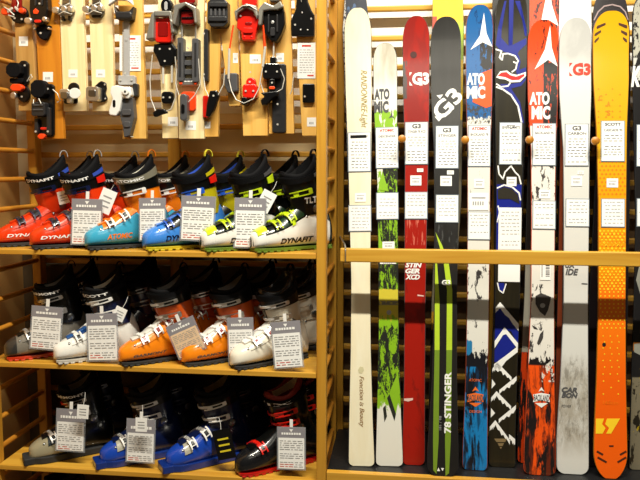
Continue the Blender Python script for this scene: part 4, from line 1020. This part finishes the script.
# ------------------------------------------------------------------ sample boards with bindings
HRY, HRZ = 2.44, at(200, -60, 2.44).z
hr = obj('hanging_rail', MB().tube([(XLr, HRY, HRZ), (XD0 + .01, HRY, HRZ)], .009, 14), M_metal, smooth=True)
tag(hr, 'steel rail above the picture from which the binding boards hang', 'rail')
YB = 2.40    # front face of the boards
class Board:
    def __init__(s, label, x0, x1, ybot, m, Y=YB, ytop=-45, th=.02, drop=0, xt=None):
        s.Y = Y; a = at(x0, ybot, Y); b = at(x1, ybot, Y); a2 = at((x0 if xt is None else xt[0]), 20, Y); b2 = at((x1 if xt is None else xt[1]), 20, Y); zt_ = at(x0, ytop, Y).z
        k = (zt_ - a.z) / (a2.z - a.z)
        s.o = Vector(((a.x + b.x) / 2, Y, a.z)); s.t = thing('binding_board', label, 'ski binding display', s.o, 0, 'wooden boards with mounted bindings')
        pts = [a, b, b + (b2 - b) * k, a + (a2 - a) * k]
        pts = [Vector((p.x, Y, max(p.z, a.z) if i < 2 else zt_)) for i, p in enumerate(pts)]
        mb = MB().prism([p - s.o for p in pts], (0, th, 0)); obj('board', mb, m, s.t, bevel=.002)
        cx = (pts[2].x + pts[3].x) / 2 - s.o.x; zz = zt_ - s.o.z - .03
        obj('hanger', MB().tube([(cx, th * .5, zz), (cx, th + .01, zz + .05), (cx, HRY - Y, HRZ - s.o.z)], .003, 8), M_steel, s.t)
    def P(s, x, y, d=0): p = at(x, y, s.Y - d) - s.o; p.y = -d; return p
    def plate(s, mb, pts, d0, d1):
        """outline in picture columns/rows measured on the board face, standing d0..d1 proud"""
        ps = [at(x, y, s.Y) - s.o for x, y in pts]
        mb.prism([Vector((p.x, -d0, p.z)) for p in ps], (0, -(d1 - d0), 0))
    def part(s, name, plates, m, bevel=.004, parent=None):
        mb = MB()
        for pts, d0, d1 in plates: s.plate(mb, pts, d0, d1)
        return obj(name, mb, m, parent or s.t, bevel=bevel)
    def wire(s, name, pts, r_, m, parent=None):
        if m is M_metal: m = M_wire
        mb = MB()
        for pl_ in (pts if isinstance(pts[0], list) else [pts]):
            mb.tube([(lambda p, d: Vector((p.x, -d, p.z)))(at(x, y, s.Y) - s.o, d) for x, y, d in pl_], r_, 8)
        return obj(name, mb, m, parent or s.t, smooth=True)
    def screws(s, pts, d, m=None):
        for x, y in pts:
            mb = MB(); s.plate(mb, circ(x, y, 1.0, n=10), d, d + .002); obj('screw', mb, m or M_wire, s.t)
    def sticker(s, x0, y0, x1, y1, name='price_sticker'):
        st = s.part(name, [([(x0, y0), (x1, y0), (x1, y1), (x0, y1)], .0002, .0007)], M_paper, 0)
        w, h = x1 - x0, y1 - y0; mb = MB()
        for k in range(4): s.plate(mb, [(x0 + w * (.25 + .13 * k), y0 + h * .5), (x0 + w * (.33 + .13 * k), y0 + h * .5), (x0 + w * (.33 + .13 * k), y0 + h * .75), (x0 + w * (.25 + .13 * k), y0 + h * .75)], .0007, .0009)
        obj('price_print', mb, M_inkg, st)
    def sign(s, x0, y0, x1, y1, title='ATOMIC', par=None, d=.001):
        st = s.part('paper_sign', [([(x0, y0), (x1, y0), (x1, y1), (x0, y1)], d, d + .001)], M_paper, 0)
        rn = random.Random(int(x0)); w, h = x1 - x0, y1 - y0; mb = MB(); mr_ = MB()
        for r_ in range(10):
            x = x0 + w * .12; y = y0 + h * (.2 + .07 * r_)
            while x < x1 - w * .12:
                l = min(w * rn.uniform(.06, .2), x1 - w * .1 - x); s.plate(mb, [(x, y), (x + l, y), (x + l, y + .6), (x, y + .6)], d + .001, d + .0013); x += l + w * .05
        s.plate(mr_, [(x0 + w * .25, y0 + h * .07), (x1 - w * .25, y0 + h * .07), (x1 - w * .25, y0 + h * .12), (x0 + w * .25, y0 + h * .12)], d + .001, d + .0013)
        s.plate(mr_, [(x0 + w * .55, y0 + h * .9), (x1 - w * .1, y0 + h * .9), (x1 - w * .1, y0 + h * .94), (x0 + w * .55, y0 + h * .94)], d + .001, d + .0013)
        obj('small_print', mb, M_inkg, st); obj('red_print', mr_, M_inkr, st)
def circ(cx, cy, rx, ry=None, n=16):
    ry = ry or rx; return [(cx + rx * math.cos(2 * PI * k / n), cy + ry * math.sin(2 * PI * k / n)) for k in range(n)]
def rc(x0, y0, x1, y1, c=1.5): return [(x0 + c, y0), (x1 - c, y0), (x1, y0 + c), (x1, y1 - c), (x1 - c, y1), (x0 + c, y1), (x0, y1 - c), (x0, y0 + c)]

# board 1
b = Board('short tan board with orange cheeked toe piece, first at the left', 18.5, 37.3, 111, M_tan, xt=(14.3, 31.5))
b.part('toe_base', [(circ(20.5, 15, 9.2, 9), 0, .012)], M_blk)
b.part('toe_arm', [(rc(14.5, -8, 24.5, 12, 2), .012, .022), (rc(17.2, -8, 20.6, 14, 1), .022, .03)], M_dred)
b.part('toe_jaw', [(rc(5.5, 10, 14.5, 16.5), .012, .030), (rc(22.5, 9.5, 28.8, 14.8), .012, .030)], M_org)
b.wire('toe_spring', [[(9, 9, .03), (14, 12, .035), (19, 17, .03)], [(21, 2, .025), (23, 5, .03), (22, 9, .03)], [(13, 17, .03), (19, 19, .03)]], .0022, M_metal)
b.screws([(17, 19), (24, 20), (27, 66), (24, 97)], .014)
b.part('jaw_arm', [([(12, 12), (17, 9), (18, 11), (13, 15)], .02, .034), ([(23, 11), (20, 8), (19.5, 10), (22.5, 13.5)], .02, .034)], M_wire, .001)
b.sticker(19, 36.5, 28, 46)
b.part('heel_base', [(rc(20, 61, 30.2, 86, 3), 0, .014), (circ(25, 94, 6.5, 8.5), 0, .012)], M_blk)
b.part('heel_housing', [(rc(12, 64, 26.5, 78.5, 4), .014, .04), (rc(14, 79, 27, 84, 1), .014, .03)], M_blkcloth)
b.part('orange_collar', [(rc(15, 85, 27.5, 92, 2.5), .012, .034)], M_org)
b.part('heel_pin', [(rc(14.5, 93, 20.5, 99.5, 1.5), .012, .03)], M_metal)
b.wire('brake_wire', [(30, 82, .02), (34, 75, .02), (35.5, 78, .02), (32, 81, .02)], .0015, M_metal)
# board 2
b = Board('orange stained board with long black binding, second from the left', 41, 63.5, 139, M_orangewood, xt=(35.5, 59.5))
b.part('toe_housing', [([(35, -8), (51.5, -8), (52.8, 12), (50.5, 20), (47, 26.5), (40, 26.5), (36, 22), (34.3, 12)], .0, .035)], M_blk)
b.part('toe_tongue', [([(38.5, 27), (52.5, 26), (52, 34), (49.5, 39.5), (46, 41.2), (42, 39), (38.5, 34)], 0, .018)], M_blkcloth)
b.part('red_button', [([(38.5, 13), (41, 10.5), (44.5, 13.5), (43, 16.4), (39, 16)], .035, .038)], M_org)
b.part('red_spring', [(rc(40, 22, 46.8, 25, 1), .035, .041)], M_red)
b.part('jaw', [(rc(30.5, 20, 38, 25.8, 1.5), .02, .045), (rc(48, 19, 53, 24, 1.5), .02, .045), (circ(37.5, 30, 1.3), .0, .025), (circ(51.5, 29.5, 1.3), 0, .025)], M_metal)
b.screws([(45, 6), (46, 35), (53, 90), (53, 132), (41, 132)], .036)
b.part('housing_rib', [(rc(40, -6, 42, 8, .5), .035, .039), (rc(46, -6, 48, 8, .5), .035, .039)], M_dgrey, .001)
b.part('lever_rib', [(rc(39.5, 105.5, 49.5, 107, .4), .045, .048), (rc(39.5, 110, 49.5, 111.5, .4), .045, .048)], M_grey, .001)
b.sticker(43, 72, 53, 82)
b.part('heel_base', [(rc(39, 84, 55.8, 137, 2.5), 0, .014)], M_blk)
b.part('heel_housing', [(rc(37.5, 81.5, 52.5, 99, 4), .014, .05)], M_blkcloth)
b.part('lever', [(rc(37.8, 103, 51, 117, 1.5), .014, .045), (rc(38.5, 119, 42, 134, 1), .014, .03), (rc(50.5, 108, 54, 136, 1), .014, .03)], M_dgrey)
b.part('red_pad', [(rc(43, 127.5, 53.5, 130, .6), .014, .02)], M_red); b.part('red_cap', [(rc(41.5, 134, 49, 139.5, 2), .01, .03)], M_org)
b.wire('catch_wire', [[(41, 101, .05), (41.3, 105, .055)], [(46, 100, .05), (49, 105, .055)], [(55.5, 90, .02), (60, 94, .02), (63, 101, .02), (60, 103, .02)]], .0018, M_metal)
# boards 3, 4
def pale_board(label, x0, x1, ybot, xt, cx, cy, hx, hy, disc):
    b = Board(label, x0, x1, ybot, M_pale, xt=xt)
    b.part('toe_base', [(circ(cx, cy, 8.2, 8.5), 0, .01), (rc(cx - 4.5, cy - 14, cx + 4, cy - 5, 1.5), 0, .01)], M_steel)
    b.part('toe_jaw', [(rc(cx - 12, cy - 3, cx - 5, cy + 3.2, 1.5), .0, .03), (rc(cx + 3.5, cy - 4, cx + 8, cy + 2, 1.2), 0, .03), (circ(cx, cy - 1, 3), .01, .03)], M_metal)
    b.wire('toe_spring', [[(cx - 6, cy - 7, .02), (cx - 1, cy - 3, .03), (cx + 5, cy - 7, .02)], [(cx - 6, cy + 4, .02), (cx, cy + 2, .03), (cx + 7, cy + 4, .02)]], .0022, M_metal)
    b.part('toe_foot', [(rc(cx - 4.5, cy + 5, cx - 1.8, cy + 10, .6), 0, .015), (rc(cx + 2, cy + 5, cx + 4.8, cy + 10, .6), 0, .015)] if disc else [(rc(cx - 4, cy + 5, cx + 5, cy + 8, .6), 0, .015)], M_blk)
    b.sticker(hx - 5, 69.5, hx + 4, 77.5)
    b.part('heel_base', [([(hx - 2, hy - 8), (hx + 1, hy - 10), (hx + 6, hy - 8), (hx + 6.5, hy - 2), (hx + 5.2, hy + 2), (hx + 7.5, hy + 8), (hx + 4, hy + 11.5), (hx - 5, hy + 11), (hx - 7, hy + 6), (hx - 6, hy - 4)], 0, .01)] if not disc else [(circ(hx + 1, hy - 5, 5.6, 5.4), 0, .01), (rc(hx - 9, hy + 4, hx + 5, hy + 11, 1.5), 0, .01)], M_blk)
    b.part('heel_tower', [(rc(hx - 9, hy - 3, hx + 1, hy + 3, 1.5), .01, .04), (rc(hx - 3, hy + 3, hx + 2, hy + 11, 1), .01, .03)] if disc else [(rc(hx - 9.5, hy - 3, hx + 2.5, hy + 11, 1.5), .01, .045), (circ(hx + 5, hy - 6, .9), .01, .012), (circ(hx + 5.5, hy + 8, .9), .01, .012)], M_metal)
    b.part('tower_cap', [(rc(hx - 7, hy, hx + .5, hy + 7, 1), .04, .047)], M_steel)
    if disc: b.part('white_disc', [(circ(hx + 5.5, hy + 1.2, 5.8, 5.3, 24), .03, .033)], M_wplast)
    return b
pale_board('pale pine board with silver pins and a white disc, third from the left', 63.5, 87, 111.5, (60, 83.5), 67.7, 11.5, 73.5, 93, True)
pale_board('pale pine board with black heel plate, fourth from the left', 92.5, 114, 111.5, (89.3, 112.2), 97.5, 10.5, 101, 91, False)
# board 5
b = Board('honey board with long grey bar, white lever and paper sign behind', 122.5, 146, 139, M_mid, xt=(118.5, 142.5))
b.part('side_band', [(rc(123, 22, 124.5, 76, .3), .002, .006)], M_wire, .001)
b.screws([(123, 80.5), (134, 80.5), (127.5, 74), (131, 104)], .02)
b.part('white_cam', [(circ(131, 93, 3.6), .045, .052)], M_wplast)
b.screws([(131, 93)], .052, M_dgrey)
b.sign(119.8, 35.5, 141, 71)
b.part('toe_housing', [([(117.5, 7), (121.5, 14), (133, 13), (137.2, 8), (135.5, 21), (119.5, 21)], 0, .035), (rc(119.5, 14, 136, 20.5, 1.5), .0, .04)], M_dgrey)
b.part('toe_cover', [([(116.5, -6), (135, -6), (138, 8), (131, 3.5), (122, 3), (113.5, 9)], .03, .05)], M_wplast)
b.part('slider_bar', [(rc(125, 20, 130.3, 77, .5), .002, .012), (circ(127.6, 40.5, 1.3), .012, .0135)], M_lgrey)
b.part('rail_plate', [(rc(120, 76, 137, 85.5, 1), .0, .018)], M_lgrey)
b.part('white_lever', [([(116, 88), (121, 86.5), (129, 88), (135, 88), (136.5, 96), (133.5, 100), (127, 99), (124.5, 112), (121, 117), (114.5, 116), (113.8, 112), (117.5, 100), (115, 94)], .018, .045)], M_wplast)
b.part('lever_slot', [(rc(118, 101, 120.8, 108.5, 1), .045, .0462)], M_blk)
b.part('heel_housing', [([(123, 100), (136, 98), (137.5, 118), (133, 136), (127.5, 137.5), (126.5, 128), (123.5, 116)], 0, .032), (rc(126, 110, 135, 116, 1), .032, .038), (rc(127.5, 122, 134, 128, 1), .032, .036)], M_grey)
b.wire('end_wire', [(127, 137, .015), (129.5, 135, .02), (132.5, 137, .015), (135, 137, .015)], .0018, M_metal)
b.part('side_arm', [(rc(134.5, 84, 139.8, 97, 1), .0, .02)], M_dgrey)
# board 6
b = Board('pale board with black and red cable binding, sixth from the left', 162.3, 178, 138.5, M_pale, xt=(158.5, 175))
b.part('toe_loop', [(circ(168.5, 7, 5.8, 7.6), 0, .025)], M_blk); b.part('loop_slot', [(rc(166.8, 3, 170, 12, 1.4), .025, .0262)], M_lgrey)
b.part('cheek', [([(156, 17), (159, 14), (158.5, 41), (150.5, 42), (153.5, 28)], .0, .05), ([(158, 13.5), (175, 13.5), (178.5, 28), (175, 27), (173, 19), (159, 19)], .02, .045), ([(174, 20), (177.5, 24), (179, 35), (175.5, 36)], 0, .05)], M_silv)
b.part('red_plate', [(rc(158, 19.5, 174, 44, 1.5), 0, .03)], M_red)
b.part('black_plate', [([(156, 45), (174, 44), (178.5, 50), (178.5, 58), (173, 66), (162, 67), (158.5, 58), (155, 52)], 0, .022)], M_blk)
b.wire('spring', [[(164.3, 66, .012), (164.3, 84, .012)], [(173, 66, .012), (173, 83, .012)]], .0045, M_metal)
b.wire('cable', [[(155.5, 56, .03), (153, 80, .03), (154.5, 100, .035), (159.5, 112, .04), (166, 114, .04)], [(178, 58, .03), (179.8, 80, .03), (179, 98, .035), (175, 110, .04), (168, 113, .04)]], .002, M_metal)
b.part('heel_lever', [([(157, 113), (162, 110), (169, 110), (172, 114), (166, 115.5), (160, 118), (157.5, 117)], .03, .045)], M_blk)
b.part('heel_block', [(rc(163, 92, 175, 104, 2), 0, .02)], M_blk)
b.screws([(162, 50), (172, 50), (167, 62), (165.5, 98), (172, 98)], .022)
b.part('plate_window', [(rc(161, 24, 171, 38, 1), .03, .032)], M_dred, .001)
b.sticker(168, 117, 178, 126)
# board 7
b = Board('pale board with dark red toe cup and grey channel plates', 179, 204, 139, M_pale, Y=YB - .012, xt=(176, 204))
b.part('red_cup', [(rc(181.5, -6, 198, 6, 2), 0, .035), (rc(183.5, 9, 197, 26, 2), 0, .03)], M_dred)
b.part('cheek', [([(178.5, 8), (190, 5), (200, 10), (201, 26), (198.5, 26), (197, 14), (190, 8.5), (183, 13), (179.5, 28), (176.5, 26)], .0, .05)], M_silv)
b.part('channel_plate', [(rc(180, 39, 186, 82, 1), 0, .03), (rc(194.5, 40, 201, 83, 1), 0, .03)] + [(rc(186, 52 + 9 * k, 195, 57 + 9 * k, .5), 0, .018) for k in range(4)], M_grey)
b.part('connecting_rod', [(rc(182.3, 26, 184, 40, .4), .01, .015), (rc(196, 26, 197.6, 40, .4), .01, .015)], M_metal)
b.part('metal_bridge', [(rc(180, 81.5, 201, 86, 1), 0, .022)], M_metal)
b.part('orange_pad', [(rc(182, 92, 196.5, 111, 2), 0, .012), (circ(183, 84, 1.6), .022, .026), (circ(197.5, 84, 1.6), .022, .026)], M_org)
b.part('heel_lever', [(rc(183.7, 95, 191, 121.5, 2), .012, .045)], M_grey); b.part('lever_slot', [(rc(185.3, 105, 188.7, 115, 1.5), .045, .0465)], M_blk)
b.wire('cable', [[(201, 60, .03), (203, 85, .03), (198, 96, .035), (192, 103, .04)], [(179.5, 70, .03), (178.5, 85, .03), (182, 96, .035)]], .0018, M_metal)
b.part('cup_band', [(rc(184.5, 12, 196, 13.5, .4), .03, .034), (rc(184.5, 19, 196, 20.5, .4), .03, .034)], M_blk, .001)
b.part('plate_slot', [(rc(181.8, 44, 183.8, 78, .6), .03, .0315), (rc(197, 44, 199, 78, .6), .03, .0315)], M_dgrey, .0005)
b.screws([(187, 115), (190.5, 49.5), (183, 35)], .03)
b.sticker(185.5, 121, 196, 130)
# board 8 (behind)
b = Board('honey board half hidden behind the grey channelled one, with black lever', 203, 217.8, 137, M_mid, xt=(206, 221))
b.part('toe_cup', [(rc(210.5, 1, 230.5, 29, 4), 0, .04), (rc(213, 5, 231, 10, 1), .04, .05), (rc(212, 19, 230, 24, 1), .04, .046)], M_dgrey)
b.part('black_rail', [(rc(205.5, 30, 209.8, 82, 1), 0, .022)], M_dgrey)
b.part('red_block', [(rc(204.3, 96, 210, 118, 1), 0, .02)], M_red)
b.part('heel_lever', [([(213, 92), (220, 91.5), (221.8, 97), (217.5, 110), (213, 118), (209, 117), (210, 106)], .02, .045)], M_blk)
b.wire('cable', [[(206, 78, .03), (208, 90, .035), (212, 98, .04)], [(227, 70, .03), (226, 85, .03), (221, 97, .04), (216, 99, .04)]], .002, M_metal)
b.part('cup_rib', [(rc(213.5 + 4.2 * k, 11, 215.5 + 4.2 * k, 18.5, .4), .04, .044) for k in range(4)], M_grey, .001)
b.screws([(207.6, 36), (207.6, 76), (217, 97)], .044)
b.sticker(203.5, 121.5, 210.5, 128.5)
b = Board('narrow short honey board with grey heel plate, between two longer ones', 229, 240, 106, M_mid, xt=(219, 238))
b.part('heel_plate', [([(226, 76), (233, 74), (239, 74), (239.5, 92), (230, 94), (227, 88)], 0, .03)], M_grey)
b.sticker(233, 53, 238, 63)
# board 9
b = Board('honey board with bright red toe piece and red heel clip', 243, 267.5, 136, M_mid, Y=YB - .012, xt=(239, 267))
b.part('toe_cup', [(rc(243.5, -6, 258.5, 8, 2), 0, .03), ([(240, 14), (250, 9.5), (260, 14), (261, 22), (258, 32), (256.5, 42), (244, 42), (243, 33), (238.5, 30)], 0, .032)], M_red)
b.part('cheek', [([(237.5, 14), (249, 6.5), (259, 9), (261, 18), (259.5, 22), (256, 14), (249, 11), (241, 16), (239, 24)], .015, .05)], M_silv)
b.part('red_grip', [(rc(245.5, 30, 255, 35, 1), .032, .038), (circ(246.5, 38.5, 1), .032, .034), (circ(253.5, 38.5, 1), .032, .034)], M_red)
b.wire('red_rod', [[(235.5, 27, .03), (231.5, 52, .03)], [(265, 27, .03), (267, 50, .03)]], .0028, M_org)
b.wire('silver_rod', [[(231.5, 50, .03), (230.8, 80, .03)], [(267, 48, .03), (264.5, 68, .03)]], .0045, M_metal)
b.wire('cable', [(231, 80, .03), (234, 92, .035), (239, 101, .04), (247, 104.5, .045), (256, 100, .04), (261, 90, .035), (264.5, 68, .03)], .0019, M_metal)
b.part('heel_clip', [(circ(252, 83, 5), 0, .02), (rc(244.3, 85, 259, 99, 2), 0, .032)], M_red); b.part('clip_end', [(rc(244, 98.5, 249.8, 106, 1), .0, .045)], M_blk)
b.part('grip_slot', [(rc(247, 24, 254, 27, 1), .032, .034)], M_dred, .001)
b.screws([(243, 18), (257, 17), (252, 83), (248, 92), (255.5, 92), (252.5, 73.5)], .034)
b.wire('toe_wire', [(240, 14, .05), (246, 9.5, .053), (253, 9, .053), (259.5, 13, .05)], .0018, M_metal)
b.sticker(249.8, 54.5, 261, 63.5)
# board 10
b = Board('honey board with black and silver toe clamp and long dark heel plate', 269, 294, 134, M_mid, Y=YB - .0, xt=(266.5, 291))
b.part('toe_body', [([(265, 12), (270, 7), (284, 7), (286, 14), (286.5, 26), (283, 36), (278, 44), (272, 42), (266, 34)], 0, .035)], M_blk)
b.part('cheek', [([(261.5, 12), (267, 5), (276, 9), (283, 4), (286, 10), (280, 13), (272, 13), (266, 14), (264, 28), (261, 28)], .02, .05), (rc(270, -6, 282, 3, 2), 0, .03)], M_silv)
b.part('rivet', [(circ(274.5, 24.5, 1.6), .035, .037)], M_metal)
b.wire('red_rod', [(265, 30, .03), (266, 52, .03)], .0028, M_org)
b.wire('centre_rod', [(275, 42, .02), (274.5, 60, .02)], .0032, M_metal)
b.part('heel_plate', [(rc(272.5, 64, 286.5, 133, 1.5), 0, .012)], M_dgrey)
b.part('heel_body', [(rc(264.5, 65, 282, 80, 1.5), .012, .035), (rc(271.5, 58, 277.5, 66, 1), .0, .03), (rc(271, 80, 276.5, 97, 1), .012, .035)], M_blk)
b.part('red_ring', [(rc(271, 87.5, 277, 90.5, .8), .035, .038)], M_org)
b.part('heel_lever', [([(263, 94), (280, 92), (281, 96), (274, 100), (269, 106), (264, 106), (263, 101), (267, 98)], .02, .045)], M_blk)
b.wire('cable', [[(264.5, 70, .03), (262, 82, .035), (266, 94, .04)], [(282, 70, .03), (286, 80, .03), (284, 90, .035), (276, 95, .04)], [(294.5, 76, .02), (293, 90, .02), (291, 95, .02)]], .0018, M_metal)
b.part('body_rib', [(rc(270, 17, 271.5, 34, .4), .035, .04), (rc(278.5, 17, 280, 34, .4), .035, .04), (rc(272.5, 30, 277, 38, .6), .035, .041)], M_dgrey, .001)
b.screws([(268, 73), (279, 73), (274, 84), (279.5, 125), (279.5, 105), (263.5, 9), (284.5, 8)], .036)
b.sticker(276, 53, 284, 62)
# board 11
b = Board('honey board with white paper sign, black pads and sticker by the divider', 302, 318.5, 136, M_mid, xt=(295.5, 315.5))
b.part('toe_base', [([(298, -8), (307, -8), (308.5, 2), (312, 11), (315, 16), (315, 37), (292, 37), (291.5, 22), (296.5, 10)], 0, .02)], M_blk)
b.part('rivet', [(circ(301.5, 31, .9), .02, .022), (circ(308.5, 31, .9), .02, .022), (circ(303, 14, .9), .02, .022)], M_metal)
b.sign(297.5, 42.5, 315.5, 78.5)
b.part('heel_pad', [(rc(303, 84, 315, 103, 1), 0, .012)], M_blk)
b.screws([(296, 26), (312, 20), (305.5, 97)], .02)
b.wire('pull_wire', [(301, -6, .022), (302.5, 4, .026), (304, -6, .022)], .0016, M_metal)
b.sticker(307, 117.5, 316, 126.5)

# ------------------------------------------------------------------ lights
def area(name, loc, size, sy, power, col, tgt):
    l = bpy.data.lights.new(name, 'AREA'); l.shape = 'RECTANGLE'; l.size = size; l.size_y = sy; l.energy = power; l.color = col
    o = bpy.data.objects.new(name, l); C.objects.link(o); o.location = loc
    d = Vector(tgt) - Vector(loc); o.rotation_euler = d.to_track_quat('-Z', 'Y').to_euler()
    return o
LW, LY, LZ = 2.4, .80, 3.85
area('ceiling_tube_light', (.25, LY, LZ), LW, .06, 160, (1, .945, .80), (.25, 2.35, 1.2))
area('aisle_fill_light', (.5, -.6, 3.2), 2.0, .5, 8, (1, .93, .76), (.5, 2, 1.0))  # unseen fill, added to brighten the faces towards the aisle
lamp = thing('ceiling_lamp', 'long linear ceiling lamp above the shelves, out of the picture', 'lamp', (.25, LY, LZ + .06))
obj('housing', MB().box((0, -.02, .03), (LW + .1, .14, .05)), M_wplast, lamp, bevel=.004)

w = bpy.data.worlds.new('world'); bpy.context.scene.world = w; w.use_nodes = True
w.node_tree.nodes['Background'].inputs[0].default_value = (1, .82, .55, 1)
w.node_tree.nodes['Background'].inputs[1].default_value = .018
vs = bpy.context.scene.view_settings
vs.view_transform = 'Standard'; vs.look = 'None'; vs.gamma = 1; vs.use_curve_mapping = False; vs.exposure = 0.42
